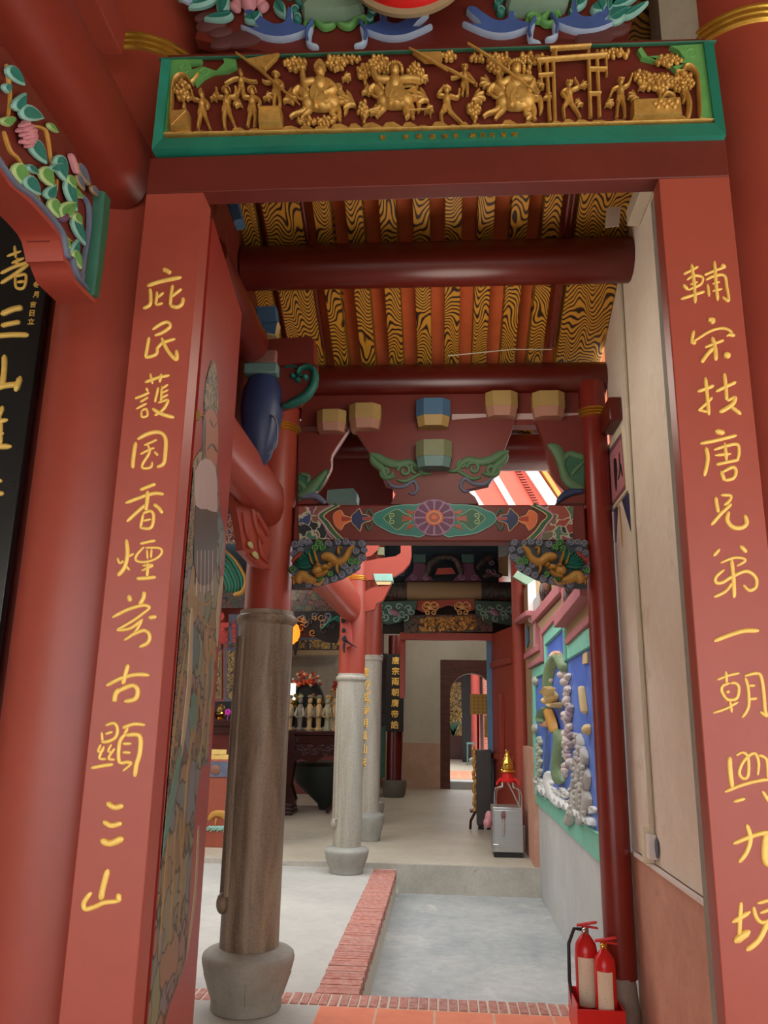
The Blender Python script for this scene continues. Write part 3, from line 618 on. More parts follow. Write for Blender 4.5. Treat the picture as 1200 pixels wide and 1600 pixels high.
# ---- beam and carved bracket that run out towards the viewer at upper left
m = MB()
pts = []
BX, BZ = -1.215, 3.60
prof = [(.115*math.copysign(abs(math.cos(a))**.75, math.cos(a)), .165*math.copysign(abs(math.sin(a))**.75, math.sin(a))) for a in [2*math.pi*i/28 for i in range(28)]]
m.prism([(BX + a, .6, BZ + b) for a, b in prof], [(BX + a, 2.52, BZ + b) for a, b in prof])
tb = build('tie_beam', m, paint('porch_beam_red', (128, 42, 27), .5, .12, 3), smooth=50); tag(tb, 'heavy red tie beam running from the left column towards the viewer', 'beam')
m = MB(); m.box(-1.30, -1.20, 1.3, 2.40, 4.02, 4.16); o = build('upper_beam', m, RED, bev=.006)
tag(o, 'square red beam end above the heavy tie beam at upper left', 'beam')
PP = XP(-1.13)
pb = thing('carved_bracket', 'peony carved bracket with a scalloped red edge under the left tie beam', 'bracket', (-1.17, 2.2, 2.9))
back = [(157,305),(137,468),(98,430),(60,330),(10,260),(-60,170),(-60,40),(8,75),(60,150),(110,222),(148,292)]
m = MB(); m.plate(PP, back, .0, 0, 0, back=.07); build('back_panel', m, DREDM, pb)
rp_ = [(-60,196),(0,286),(31,311),(62,344),(75,360),(81,372),(85,390),(87,403),(93,409),(97,420),(103,436),(122,456),(137,470)]
m = MB(); m.plate(PP, rp_ + [(a-3, b+5) for a, b in rp_[::-1]], .03, 0, 0, 0, 0, back=.085); build('scalloped_edge', m, RED, pb)
m = MB(); m.stroke(PP, [(-60,191),(0,281),(31,306),(62,339),(76,357),(83,372),(88,400),(96,404),(100,420),(106,434),(122,452)], [4, 3.4, 2.6, 2.2], .012, .03); build('grey_blue_rim', m, SLATE, pb)
m = MB(); m.plate(PP, [(147,298),(158,312),(155,350),(146,420),(139,467),(129,462),(136,410),(143,340)], .035, 1.2, 0, 1, back=.05); build('green_edge', m, [DGREEN, paint('edge_green', (62, 116, 96), .5, .15, 6)], pb)
m = MB()
for a in ([(4,205),(14,235),(28,250),(46,290),(52,318),(66,345)], [(46,196),(64,200),(72,210),(78,250),(80,270)], [(8,100),(14,150),(10,190)], [(38,262),(50,292),(62,318)], [(70,285),(84,300),(88,280)], [(84,350),(100,370),(112,378)], [(90,365),(104,388),(118,402)]):
    m.stroke(PP, a, [2.6, 2, 1.2], None, .004)
build('branches', m, OCHRE, pb)
lv = [(18,118,15,7,48,0),(23,160,12,7,-60,0),(38,178,15,9,20,0),(54,236,17,8,58,0),(88,262,16,8,75,0),(78,262,5,9,70,0),(26,273,15,9,70,1),(66,276,13,8,62,1),(40,290,14,8,50,0),(74,300,10,7,-60,0),(104,305,19,6,72,0),(102,284,9,5,60,1),(114,302,9,5,40,1),(78,325,12,7,70,1),(96,327,13,9,-40,1),(118,360,18,6,68,0),(114,342,8,5,60,1),(84,372,14,5,65,1),(98,378,10,3,62,1),(110,388,10,5,-75,0),(111,405,12,5,70,1),(52,320,10,3,85,1),(2,138,6,5,80,0),(1,190,6,9,80,1),(76,200,8,3,45,1),(62,335,8,4,70,1),(40,265,8,4,40,0)]
for i, (x, y, L, ww, an, g) in enumerate(lv):
    m = MB(); m.leaf(PP, x, y, L*1.3, ww*1.35, an, .012, .006 + .004*(i % 3)); build('leaf', m, [GREEN, GREENL] if g else [TEAL, TEALL], pb)
m = MB()
for k in range(26):
    a = k*2.4; r = 1.4*math.sqrt(k); m.blob(PP, 34 + r*1.2*math.cos(a) + .4*r*math.sin(a), 210 + r*2.9*math.sin(a), 4.2, 6.2, .011, 70, .030 - .0008*k)
build('peony', m, [PINK], pb)
m = MB(); m.blob(PP, 91, 340, 6, 9, .02, 10, .012); build('flower_bud', m, PLUM, pb)
m = MB(); m.stroke(PP, [(104,240),(112,262),(114,272)], [3, 4, 2], .012, .01); build('pink_blossom', m, PINK, pb)
m = MB(); m.leaf(PP, 122, 272, 20, 7, 62, .014, .01); m.leaf(PP, 116, 285, 13, 5, 65, .01, .015); m.leaf(PP, 136, 298, 9, 5, 60, .01, .02)
m.stroke(PP, [(124,304),(134,322),(135,350),(131,380),(126,410),(124,430)], [2, 2.4, 2, 3], .01, .008, 0); m.plate(PP, [(107,414),(116,414),(117,425),(122,422),(126,430),(124,446),(122,456),(114,444),(106,436)], .014, 1.5, 0, 1, .004)
build('grey_scroll', m, [SLATE, SAND], pb)
# ---- black couplet board on the left
BP = YP(2.95)
bb = thing('couplet_board', 'black lacquered couplet board with gold characters at the left edge, behind the round column', 'sign', (-1.8, 2.97, 1.0))
e0, e1 = W(72, 454, 2.95), W(10, 886, 2.95)
m = MB(); m.box(-2.15, e0.x, 2.95, 2.99, 0.6, 4.0); build('board', m, BLACK, bb, bev=.004)
bl = (0, 360, 2.963); K = lambda s: [(w_, [(a, b) for a, b in p]) for w_, p in s]
LB_ = [(bl, [(7,[(68,72),(74,128)]),(6,[(33,120),(98,96)]),(7,[(55,152),(112,128)]),(8,[(4,200),(60,172),(128,148)]),(8,[(84,128),(78,165)]),(9,[(4,246),(66,206),(132,158)]),(7,[(72,212),(76,264),(112,264),(120,206),(76,214)]),(7,[(80,240),(112,236)])]),
 (bl, [(13,[(6,390),(60,366),(106,358)]),(11,[(6,442),(50,432),(94,424)]),(12,[(-40,492),(50,484),(134,484)])]),
 (bl, [(13,[(22,578),(20,650),(10,725)]),(13,[(-40,740),(20,720),(92,712)]),(14,[(96,678),(72,745)])]),
 (bl, [(12,[(14,815),(-10,870)]),(10,[(-20,890),(36,876)]),(10,[(-20,950),(18,938)]),(13,[(-40,1002),(54,1000)]),(9,[(6,870),(4,1000)])]),
 (bl, [(9,[(-20,1162),(10,1158)]),(11,[(-20,1222),(18,1216)]),(9,[(-10,1140),(-12,1260)])])]
write(LB_, bb, BP)
for ch, (x, y) in zip('冬月吉日立', ((170,252),(168,298),(155,344),(150,384),(145,422))):
    m = MB(); p = BP.at(x/2.963, 360 + y/2.963, .001); put_glyph(m, ch, p, (1,0,0), (0,0,1), .028 if ch != '冬' else .03, .003); build('small_character', m, LETTER, bb)
# ================================================================ GOLD CARVED PANEL OVER THE DOOR
PB0 = YP(2.425); PA = Lowered(2.425, 7)
panel = thing('battle_carving', 'long gilded battle carving in a teal and green frame above the doorway', 'carving', (-.03, 2.345, 3.6))
out = [(252,92),(1115,65),(1135,211),(237,233)]; inn = [(266,92),(1100,66),(1117,192),(254,216)]
m = MB()
def quad(mb, a, b, c_, d_, t0, t1, mi=0, P=PA):
    l = [a, b, c_, d_]; fr_ = [PB0.at2(x, y, (t0, t0, t1, t1)[i]) for i, (x, y) in enumerate(l)]; mb.prism([Vector((p.x, 2.47, p.z)) for p in fr_], fr_, mi)
quad(m, out[3], out[2], inn[2], inn[3], .050, .034, 0)
quad(m, out[0], out[3], inn[3], inn[0], .050, .034, 0); quad(m, out[2], out[1], inn[1], inn[2], .050, .034, 0)
m.stroke(PA, [(239,231),(680,221),(1133,209)], 1.6, .006, .043, 1, ends=(1, 1)) if 0 else None; m.stroke(PA, [(252,93),(680,80),(1115,66)], 1.5, .01, .02, 2, ends=(1, 1))
build('teal_frame', m, [paint('frame_teal', (34, 128, 106), .45, .22, 3), TEALL, DGREEN], panel, smooth=0)
m = MB(); m.plate(PA, [(262,80),(1102,54),(1120,194),(252,217)], .002, 0, 0, back=.04); build('backing', m, DREDM, panel)
m = MB()
m.plate(PA, [(264,93),(318,92),(316,97),(300,99),(303,108),(320,103),(340,110),(352,98),(350,90),(371,92),(372,103),(358,110),(335,112),(320,120),(308,132),(298,122),(286,116),(278,122),(272,130),(268,198),(266,208),(252,208)], .022, .7, 0, 0)
LG = paint('leaf_green_paint', (98, 158, 84), .5, .16, 12); build('green_corner', m, LG, panel); m = MB()
m.plate(PA, [(994,78),(1000,73),(1010,88),(1030,86),(1036,97),(1046,104),(1062,98),(1066,92),(1058,80),(1044,72),(1102,68),(1116,186),(1092,184),(1090,120),(1082,104),(1068,101),(1055,112),(1040,96),(1020,95),(1000,90)], .022, .7, 0, 0)
build('green_corner', m, LG, panel)
m = MB()
m.stroke(PA, [(312,116),(302,128),(294,118),(284,116),(276,122),(272,134),(270,170),(268,200),(272,208),(284,209),(680,200),(1080,189),(1090,186),(1091,160),(1087,118),(1078,104),(1068,103),(1064,112),(1054,112)], 2.6, .022, .010, sm=3, ends=(1, 1))
build('gold_rim', m, GOLD, panel)
for x_, y_, r_, a_ in ((290,105,9,20),(322,113,8,180),(1078,84,9,200),(1030,92,8,0)):
    m = MB(); m.spiral(PA, x_, y_, r_, 1.2, a_, 2.2, 0, .02); build('corner_scroll', m, LG, panel)
# ground line of little rocks
m = MB(); x = 276
while x < 1080:
    wd = random.uniform(14, 40); by = 207 - (x-276)/800*19; hh = random.uniform(3, 9)
    m.plate(PA, [(x,by+1),(x+wd*.2,by-hh),(x+wd*.55,by-hh*1.15),(x+wd,by-1),(x+wd,by+2)], random.uniform(.015, .03), 1.5); x += wd*.85
build('gold_ground', m, GOLD, panel)
def limb(mb, pts, w_, h=None, d=.012): mb.stroke(PA, pts, w_, h, d, 0, 4, (.8, .8))
def soldier(x, y, s, arms, legs, hat=0, face=1):
    """standing figure, x y at the waist, s pixels to the shoulder"""
    mb = MB(); b = mb.blob
    for (kx, ky), (fx, fy) in legs: limb(mb, [(x, y+.1*s), (x+kx*s, y+ky*s), (x+fx*s, y+fy*s)], [.26*s, .22*s, .14*s], .014); b(PA, x+fx*s, y+fy*s, .2*s, .1*s, .016, 0, .008)
    mb.plate(PA, [(x-.36*s,y-.1*s),(x+.36*s,y-.1*s),(x+.5*s,y+.75*s),(x+.2*s,y+.9*s),(x,y+.6*s),(x-.25*s,y+.85*s),(x-.52*s,y+.7*s)], .014, 1.2, d0=.012, smooth=2)
    b(PA, x, y-.5*s, .42*s, .58*s, .026, 0, .012); b(PA, x, y+.02*s, .36*s, .12*s, .024, 0, .02)
    for pts in arms: limb(mb, [(x+pts[0][0]*s, y+pts[0][1]*s)] + [(x+a*s, y+c*s) for a, c in pts[1:]], [.2*s, .18*s, .13*s], .014, .02); a, c = pts[-1]; b(PA, x+a*s, y+c*s, .14*s, .14*s, .014, 0, .022)
    b(PA, x, y-1.28*s, .27*s, .32*s, .022, 0, .02); b(PA, x+.02*s*face, y-1.2*s, .06*s, .09*s, .008, 0, .04)
    if hat == 0: mb.plate(PA, [(x-.32*s,y-1.35*s),(x-.2*s,y-1.65*s),(x,y-1.95*s),(x+.2*s,y-1.65*s),(x+.32*s,y-1.35*s),(x,y-1.45*s)], .018, 1, d0=.022, smooth=2)
    if hat == 1: b(PA, x, y-1.5*s, .5*s, .17*s, .02, 0, .022); b(PA, x, y-1.62*s, .28*s, .2*s, .02, 0, .02)
    if hat == 2:
        for k in (-1, 1): b(PA, x+k*.26*s, y-1.56*s, .15*s, .15*s, .02, 0, .02)
        b(PA, x, y-1.5*s, .26*s, .16*s, .02, 0, .022)
    if hat == 3:
        for k in range(9): a = math.pi*(k/8.0); b(PA, x+.4*s*math.cos(a), y-1.45*s-.38*s*math.sin(a), .11*s, .11*s, .016, 0, .018)
    return mb
def horse(x, y, s, flip, mb, run=0):
    f = flip; b = mb.blob; L = lambda pts, w_, d=.012, h=.016: mb.stroke(PA, [(x+f*a*s, y+c*s) for a, c in pts], [k*s for k in w_], h, d, 0, 4, (.7, .7))
    b(PA, x, y, 1.05*s, .46*s, .036, 0, .012); b(PA, x+f*.62*s, y-.08*s, .5*s, .46*s, .036, 0, .012); b(PA, x-f*.7*s, y, .42*s, .44*s, .034, 0, .012)
    L([(-.7,-.1),(-1.0,-.5),(-1.22,-.62)], [.34, .28, .2], .02, .03); L([(-1.15,-.68),(-1.4,-.55),(-1.55,-.32)], [.22, .18, .12], .024, .028)
    L([(-1.0,-.75),(-.8,-.55),(-.62,-.35)], [.1, .14, .1], .04); L([(-1.12,-.8),(-1.08,-.98)], [.08, .04], .03)
    L([(-.75,.15),(-1.1,.45),(-1.55,.62),(-1.8,.8)], [.22, .16, .1, .12]); L([(-.6,.25),(-.95,.65),(-1.15,.95)], [.2, .13, .1])
    L([(.75,.2),(.6,.6),(.85,.75),(.6,1.0)], [.28, .16, .12, .1]); L([(.85,.1),(1.05,.5),(1.0,.8),(1.12,1.0)], [.26, .15, .11, .1])
    L([(.95,-.25),(1.3,-.2),(1.42,.3),(1.35,.7)], [.1, .16, .14, .05], .014); L([(-1.48,-.4),(-1.2,-.12),(-.6,.05)], [.05, .05, .05], .03, .008)
    b(PA, x+f*.05*s, y-.02*s, .42*s, .5*s, .03, 0, .026)
def rider(x, y, s, flip, hat, arms):
    mb = MB(); horse(x, y, s, flip, mb); b = mb.blob
    mb.stroke(PA, [(x-.1*s, y-.4*s), (x-.3*flip*s, y+.1*s), (x-.25*flip*s, y+.55*s)], [.26*s, .22*s, .16*s], .02, .036)
    mb.plate(PA, [(x-.45*s,y-.75*s),(x+.45*s,y-.75*s),(x+.62*s,y+.05*s),(x+.3*s,y+.3*s),(x-.3*s,y+.3*s),(x-.6*s,y)], .02, 1.2, d0=.034, smooth=2)
    b(PA, x, y-.85*s, .42*s, .5*s, .03, 0, .036)
    for pts in arms: mb.stroke(PA, [(x+a*s, y+c*s) for a, c in pts], [.2*s, .2*s, .13*s], .018, .044, 0, 4, (.8, .8)); a, c = pts[-1]; b(PA, x+a*s, y+c*s, .13*s, .13*s, .014, 0, .05)
    b(PA, x, y-1.5*s, .28*s, .32*s, .024, 0, .044); b(PA, x, y-1.42*s, .06*s, .09*s, .008, 0, .066)
    if hat: 
        for k in range(11): a = -.2 + (math.pi+.4)*k/10; b(PA, x+.42*s*math.cos(a), y-1.6*s-.4*s*math.sin(a), .12*s, .12*s, .018, 0, .036)
    else: mb.plate(PA, [(x-.34*s,y-1.55*s),(x-.25*s,y-1.9*s),(x,y-2.1*s),(x+.25*s,y-1.9*s),(x+.34*s,y-1.55*s)], .02, 1, d0=.04, smooth=2)
    for k in range(3): mb.plate(PA, [(x-flip*-.5*s,y-(.9-.2*k)*s),(x+flip*(1.1+.15*k)*s,y-(1.1-.4*k)*s),(x+flip*(1.2+.1*k)*s,y-(.75-.4*k)*s),(x+flip*.5*s,y-(.5-.2*k)*s)], .012, 1, d0=.016, smooth=2)
    return mb
G = lambda nm, mb: build(nm, mb, GOLD, panel)
G('gold_soldier', soldier(318,168,14, [[(-.3,-.8),(-.9,-1.0),(-1.1,-1.8)],[(.3,-.8),(.7,-.4),(.6,.1)]], [((-.3,1),(-.5,2.1)),((.4,1),(.8,2.1))]))
G('gold_soldier', soldier(356,164,15, [[(-.3,-.8),(-.9,-.9),(-1.0,-1.6)],[(.3,-.8),(.9,-.9),(1.0,-1.7)]], [((-.3,1.1),(-.2,2.3)),((.4,1),(.9,2.2))], 3))
G('gold_soldier', soldier(396,164,15, [[(-.3,-.8),(-.9,-.9),(-.9,-1.8)],[(.3,-.8),(.8,-.4),(.7,.2)]], [((-.3,1),(-.5,2)),((.3,1),(.2,2.1))], 3))
G('gold_soldier', soldier(379,132,11, [[(-.3,-.8),(-1.2,-.6),(-2.2,0)],[(.3,-.8),(1.2,-.4),(2.2,-.3)]], [((-.4,1),(-.8,1.6)),((.4,1),(.8,1.6))]))
G('gold_soldier', soldier(433,138,14, [[(-.3,-.8),(-.9,-.6),(-1.4,-.7)],[(.3,-.8),(.8,-.3),(.4,.1)]], [((-.2,1),(-.3,2.4)),((.4,1),(.3,2.4))], 1))
m = MB(); m.stroke(PA, [(374,92),(410,118),(472,172)], [2.6, 2, 1.6], .012, .05, 0, 0); m.plate(PA, [(388,100),(440,90),(436,98),(418,116),(404,112)], .018, 1.4, d0=.03); G('gold_banner', m)
G('gold_rider', rider(503,160,27, 1, 0, [[(-.35,-.95),(-.9,-.9),(-1.0,-1.6)],[(.35,-.95),(.8,-.5),(.3,-.2)]]))
G('gold_rider', rider(618,157,26, 1, 1, [[(-.35,-.95),(-1.0,-1.0),(-1.4,-1.7)],[(.35,-.95),(1.0,-1.0),(1.6,-.8)]]))
G('gold_soldier', soldier(698,162,15, [[(-.3,-.8),(-.9,-.9),(-.3,-1.7)],[(.3,-.8),(1.1,-.6),(1.3,-1.3)]], [((-.6,.9),(-.4,2)),((.6,.9),(1.6,1.9))], 1))
G('gold_soldier', soldier(726,126,13, [[(-.3,-.8),(-.9,-.4),(-1.6,-.2)],[(.3,-.8),(.9,-.1),(1.4,.6)]], [((-.2,.9),(-.3,1.5)),((.3,.9),(.3,1.5))], 2))
m = MB(); m.stroke(PA, [(680,106),(712,124),(741,140)], 1.7, .01, .05, 0, 0); m.stroke(PA, [(640,84),(668,100),(700,120)], 1.7, .01, .048, 0, 0); m.plate(PA, [(645,86),(690,84),(690,100),(664,100)], .016, 1.2, d0=.02); G('gold_spear', m)
G('gold_rider', rider(805,158,28, 1, 1, [[(-.35,-.95),(-.8,-.7),(-1.0,-1.2)],[(.35,-.95),(.9,-.8),(.7,-.3)]]))
m = MB(); m.stroke(PA, [(730,86),(760,106),(832,160)], [2.6, 1.8, 1.5], .01, .075, 0, 0); G('gold_spear', m)
m = MB()
for a, b, w_ in (((841,98),(846,140),2.6),((853,97),(858,190),3),((863,85),(866,190),3),((918,82),(921,184),3),((931,82),(935,183),3),((945,90),(946,120),2)): m.stroke(PA, [a, b], w_, .012, .02, 0, 0, (1, 1))
for a, b, w_ in (((838,98),(945,90),3),((858,80),(920,76),3),((840,122),(862,120),2),((918,112),(945,112),2),((918,150),(936,150),2),((866,84),(866,96),3)): m.stroke(PA, [a, b], w_, .014, .03, 0, 0, (1, 1))
G('gold_gate', m)
G('gold_soldier', soldier(888,152,14, [[(-.3,-.8),(-.8,-.5),(-.5,0)],[(.3,-.8),(1.0,-1.1),(.6,-1.9)]], [((-.6,1),(-.5,2)),((.6,1),(1.2,2))], 2))
G('gold_soldier', soldier(968,148,14, [[(-.3,-.8),(-.9,-.5),(-1.2,.2)],[(.3,-.8),(.8,-1.1),(1.2,-2.1)]], [((-.3,1),(-.4,2.3)),((.4,1),(.5,2.3))], 2))
m = MB(); m.plate(PA, [(272,180),(299,177),(300,204),(271,206)], .05, 1.5); m.stroke(PA, [(275,203),(296,182)], 1.3, .006, .05, 0, 0); G('gold_block', m)
m = MB(); m.plate(PA, [(408,177),(443,176),(444,202),(408,203)], .06, 1.5); m.plate(PA, [(410,179),(441,178),(441,182),(410,183)], .066, .6); G('gold_block', m)
m = MB(); m.plate(PA, [(984,163),(1058,160),(1061,188),(985,190)], .05, 1.5)
for k in range(9): m.blob(PA, 1018+4.2*k, 172+5*math.sin(k*2.1), 4, 4, .01, 0, .05)
G('gold_block', m)
m = MB(); m.stroke(PA, [(636,181),(673,179)], 1.8, .01, .05, 0, 0); m.stroke(PA, [(637,181),(637,195)], 1.8, .01, .05, 0, 0); m.stroke(PA, [(673,178),(673,193)], 1.8, .01, .05, 0, 0); G('gold_bench', m)
def foliage(cx, cy, rx, ry, n, r):
    mb = MB()
    for k in range(n):
        a = k*2.4; q_ = math.sqrt((k+.5)/n); mb.blob(PA, cx+rx*q_*math.cos(a), cy+ry*q_*math.sin(a), r*random.uniform(.7,1.2), r*random.uniform(.6,1), .014, random.uniform(0,90), .012+.014*random.random(), seg=9, rings=3)
    return mb
for cx, cy, rx, ry, n, r in ((288,140,12,16,18,4.5),(464,100,18,9,20,4.5),(525,100,14,12,22,4.5),(570,112,12,10,16,4.5),(594,100,16,14,26,4.5),(650,112,12,14,18,4.5),(545,92,18,5,14,4),(780,100,20,16,34,4.5),(830,92,24,7,22,4),(822,118,9,12,12,4.5),(480,190,14,6,14,4),(510,190,14,6,16,4),(960,84,22,5,18,4),(1000,120,12,10,14,4),(1042,95,20,9,24,4.5),(1028,128,24,14,36,4.5),(1065,130,16,16,24,4.5),(745,92,10,5,10,4),(700,88,14,5,12,4),(740,170,9,12,14,4.5),(568,170,8,12,12,4.5)):
    mb = foliage(cx, cy, rx, ry, n, r)
    if cy > 110: mb.stroke(PA, [(cx-3, cy+ry*.6), (cx+2, cy+ry*1.3), (cx, cy+ry*1.8)], [3, 2.4, 2.8], .014, .012)
    G('gold_foliage', mb)
for k, (x, y, r, f) in enumerate(((452,150,16,1),(548,156,18,-1),(572,140,12,1),(585,172,12,1),(662,150,16,-1),(668,170,10,1),(744,150,15,1),(762,128,14,-1),(852,150,10,1),(905,160,9,-1),(908,132,9,1),(948,160,10,1),(990,150,12,-1),(336,150,10,1),(376,160,10,-1),(418,150,10,1),(300,150,9,-1),(540,120,10,1),(660,122,10,1),(845,130,9,-1),(1000,135,9,1))):
    mb = MB()
    for j in range(4):
        a = math.radians(-70 + 42*j); mb.stroke(PA, [(x - f*r*.5, y + r*.5), (x + f*r*.2*math.cos(a), y + r*.5*math.sin(a)), (x + f*r*math.cos(a), y + r*math.sin(a))], [r*.12, r*.24, r*.14], .014, .008 + .004*j)
    G('gold_drapery', mb)
m = MB(); m.stroke(PA, [(1072,186),(1075,160),(1068,140),(1062,125)], [5, 4.4, 4, 2], .02, .012); m.stroke(PA, [(1030,160),(1038,145),(1050,148),(1052,160)], [2.6, 3, 2.4], .014, .014); G('gold_tree_trunk', m)
m = MB()
for i, ch in enumerate('獻傅陽堂惕曾葉乃力發拜'):
    px = (598,634,655,676,695,712,739,754,769,787,804)[i]; py = 214 - (px-598)*.022; put_glyph(m, ch, PB0.at2(px, py+1, .046), (1,0,0), (0,.25,1), .019, .004)
build('gold_writing', m, GOLDR, panel)
# ---- painted carvings above the panel
PC = YP(2.52); PLUMD = paint('dark_plum_paint', (92, 48, 46), .6, .15, 6)
crv = thing('carved_frieze', 'painted frieze of blue lotus leaves and green stands above the gold panel', 'carving', (0, 2.55, 4.0))
m = MB(); m.plate(PC, [(305,60),(330,-40),(1010,-60),(985,45),(940,62),(900,62),(860,58),(800,70),(760,76),(700,80),(640,84),(560,86),(480,88),(420,82),(380,74),(340,70)], 0, 0, 0, back=.05); build('red_board', m, DREDM, crv)
def lotus(cx, cy, f):
    m = MB()
    m.plate(PC, [(cx+f*62,cy+5),(cx+f*30,cy+19),(cx,cy+20),(cx-f*25,cy+12),(cx-f*48,cy),(cx-f*20,cy+4),(cx-f*42,cy-18),(cx-f*30,cy-24),(cx-f*15,cy-14),(cx+f*5,cy-2),(cx+f*22,cy-6),(cx+f*26,cy-28),(cx+f*34,cy-22),(cx+f*36,cy-4)], .03, 1.6, 0, 1, smooth=3)
    m.stroke(PC, [(cx+f*62,cy-2),(cx+f*58,cy+14),(cx+f*60,cy+28),(cx+f*74,cy+32)], [5, 5, 4, 3], .02, .01, 1); m.stroke(PC, [(cx+f*66,cy-6),(cx+f*56,cy+12),(cx+f*58,cy+26)], [2.5, 3, 2], .012, .028, 0)
    build('blue_leaf', m, [BLUE, PALEB], crv)
    m = MB(); m.stroke(PC, [(cx+f*52,cy-10),(cx+f*66,cy-13),(cx+f*82,cy+1),(cx+f*100,cy-3)], [3, 5, 5, 3], .02, .012); m.spiral(PC, cx+f*58, cy-6, 8, 1.2, 0, 3, 0, .012, f); build('green_scroll', m, GREEN, crv)
lotus(425, 47, 1); lotus(770, 42, 1); lotus(628, 46, -1); lotus(925, 36, -1)
for cx in (522, 838):
    m = MB(); dy = (cx-522)*-.035
    m.plate(PC, [(cx-44,38+dy),(cx-38,20+dy),(cx+38,18+dy),(cx+44,34+dy),(cx,40+dy)], .07, 4, 0, 0, smooth=2); m.plate(PC, [(cx-50,-4+dy),(cx-46,-30),(cx+46,-30),(cx+48,-6+dy),(cx+40,14+dy),(cx-42,18+dy)], .06, 5, 0, 0, smooth=2); build('green_stand', m, SAGE, crv)
    for f in (-1, 1):
        m = MB()
        for k, (a, b, r) in enumerate(((52,6,9),(60,22,8),(56,34,7),(70,-6,9))): m.blob(PC, cx+f*a, b+dy, r, r, .025, 0, .006); m.spiral(PC, cx+f*a, b+dy, r*.8, 1.2, 0, 1.6, 1, .024, f)
        build('teal_cloud', m, [TEAL, TEALL], crv)
m = MB()
for x, y, L, ww, an in ((322,6,26,12,150),(350,18,18,10,100),(345,34,22,7,170),(300,0,18,10,160),(935,20,10,14,60),(975,8,26,9,-25),(965,30,20,12,-30),(990,24,22,6,-30),(955,6,8,22,10),(398,36,8,14,70),(440,22,14,9,60),(905,12,12,9,120)): m = MB(); m.leaf(PC, x, y, L, ww, an, .025, .01); build('teal_leaf', m, [TEAL, TEALL], crv)
m = MB()
for k in range(7): a = math.pi*(k/6); m.blob(PC, 391-22*math.cos(a)*(.6+.4*abs(math.cos(a))), 16-14*math.sin(a), 7, 10, .02, (k-3)*18, .012+.002*(3-abs(k-3)))
m.blob(PC, 391, 12, 12, 13, .035, 0, .02); build('pink_lotus', m, PINK, crv)
m = MB()
for x, y, r in ((330,40,18),(320,28,12),(345,52,14),(380,62,22),(350,68,16),(930,58,24),(960,48,18)): m = MB(); m.blob(PC, x, y, r*1.4, r*.6, .012, -10, .002); build('plum_rock', m, PLUMD, crv)
m = MB(); m.stroke(PC, [(285,4),(300,12),(320,5)], 3, .012, .02); build('blue_tip', m, PALEB, crv)
med = thing('door_medallion', 'round red medallion with a grey-brown rim above the carved panel', 'medallion', (-.01, 2.38, 4.05))
c0 = W(640, -50, 2.37); m = MB()
def ydisc(mb, c, prof, n=48, mi=0):
    k0 = len(mb.v); mb.lathe(prof, 0, 0, n, mi)
    for i in range(k0, len(mb.v)): p = mb.v[i]; mb.v[i] = Vector((c.x + p.x, c.y - p.z, c.z + p.y))
ydisc(m, c0, [(.232, .0), (.235, .02), (.19, .035), (.19, .0)]); build('rim', m, SAND, med)
m = MB(); ydisc(m, c0, [(.215, -.01), (.215, .055), (.20, .075), (.19, .07), (0.001, .075)]); build('red_face', m, FIRE, med)
m = MB(); m.box(-.96, .93, 2.80, 2.86, 3.9, 5.1); struct('wall_over_door', m, GRAINF)
for x in (-.72, -.30, .1, .48): pass
m = MB(); a, b = W(1032, 40, 2.62), W(1108, 40, 2.62); m.box(a.x, b.x, 2.62, 2.75, 3.9, 4.6); struct('trim_plaster_end', m, mat_concrete('grey_aged_plaster', (128, 116, 98), (156, 144, 124), 2))
m = MB(); a = W(268, 60, 2.7); m.box(-.985, -.86, 2.64, 2.72, 3.9, 4.7); o = build('roof_bracket', m, DRED); tag(o, 'dark red bracket post beside the top of the left round column', 'bracket')
# ================================================================ ENTRANCE BAY, INSIDE
def purlin(y, xa, xb, r, label, px0):
    z = px0; m = MB(); m.tube([(xa, y, z), (xa*.4+xb*.6, y, z), (xb, y, z)], r, 28)
    o = build('purlin', m, DRED, smooth=50); return tag(o, label, 'roof beam', 'round roof purlins of the entrance bay')
purlin(4.22, -1.19, 1.095, .132, 'dark red round roof beam nearest the doorway, higher of the two under the painted rafters', W(688, 413, 4.22).z)
p2z = W(688, 598, 5.08).z
purlin(5.08, -1.19, 1.095, .128, 'dark red round roof beam in front of the row of octagonal bracket blocks', p2z)
pl3 = purlin(5.7, -1.19, 1.2, .11, 'dark red eave beam farther out, seen between the curved bracket boards', W(688, 701, 5.7).z)
m = MB(); ez = W(800, 735, 5.84).z; m.box(-1.19, 1.2, 5.83, 5.86, ez, roof(5.83, .16)); o = build('eave_board', m, paint('pale_lilac_board', (176, 150, 146), .6, .08, 4)); tag(o, 'pale grey eave board hanging under the farthest roof beam', 'board')
m = MB(); m.box(-1.19, -.36, 5.66, 5.70, W(600,790,5.68).z, W(600,715,5.68).z+.15); build('under_board', m, DREDM, pl3)
# cords and tags on the purlins
m = MB(); m.tube([W(700, 556, 4.9), W(800, 546, 4.9), W(862, 546, 4.9)], .004, 6); o = build('cable', m, PVC); tag(o, 'thin pale cable running along the second roof beam', 'cable')
m = MB(); m.plate(YP(4.0), [(948,325),(970,323),(967,354),(945,356)], .004); o = build('paper_tag', m, WHITE); tag(o, 'small white paper tag standing on the nearest roof beam, close to the white wall', 'tag')
m = MB(); a, b = WX(997, 318, 1.1), WX(1024, 318, 1.1); zt, zb = WX(1010, 304, 1.1).z, WX(1010, 328, 1.1).z; m.box(1.03, 1.099, b.y, a.y, zb, zt+.02); o = build('junction_box', m, PVC, bev=.006); tag(o, 'pale plastic box high on the white wall above the pipe', 'box')
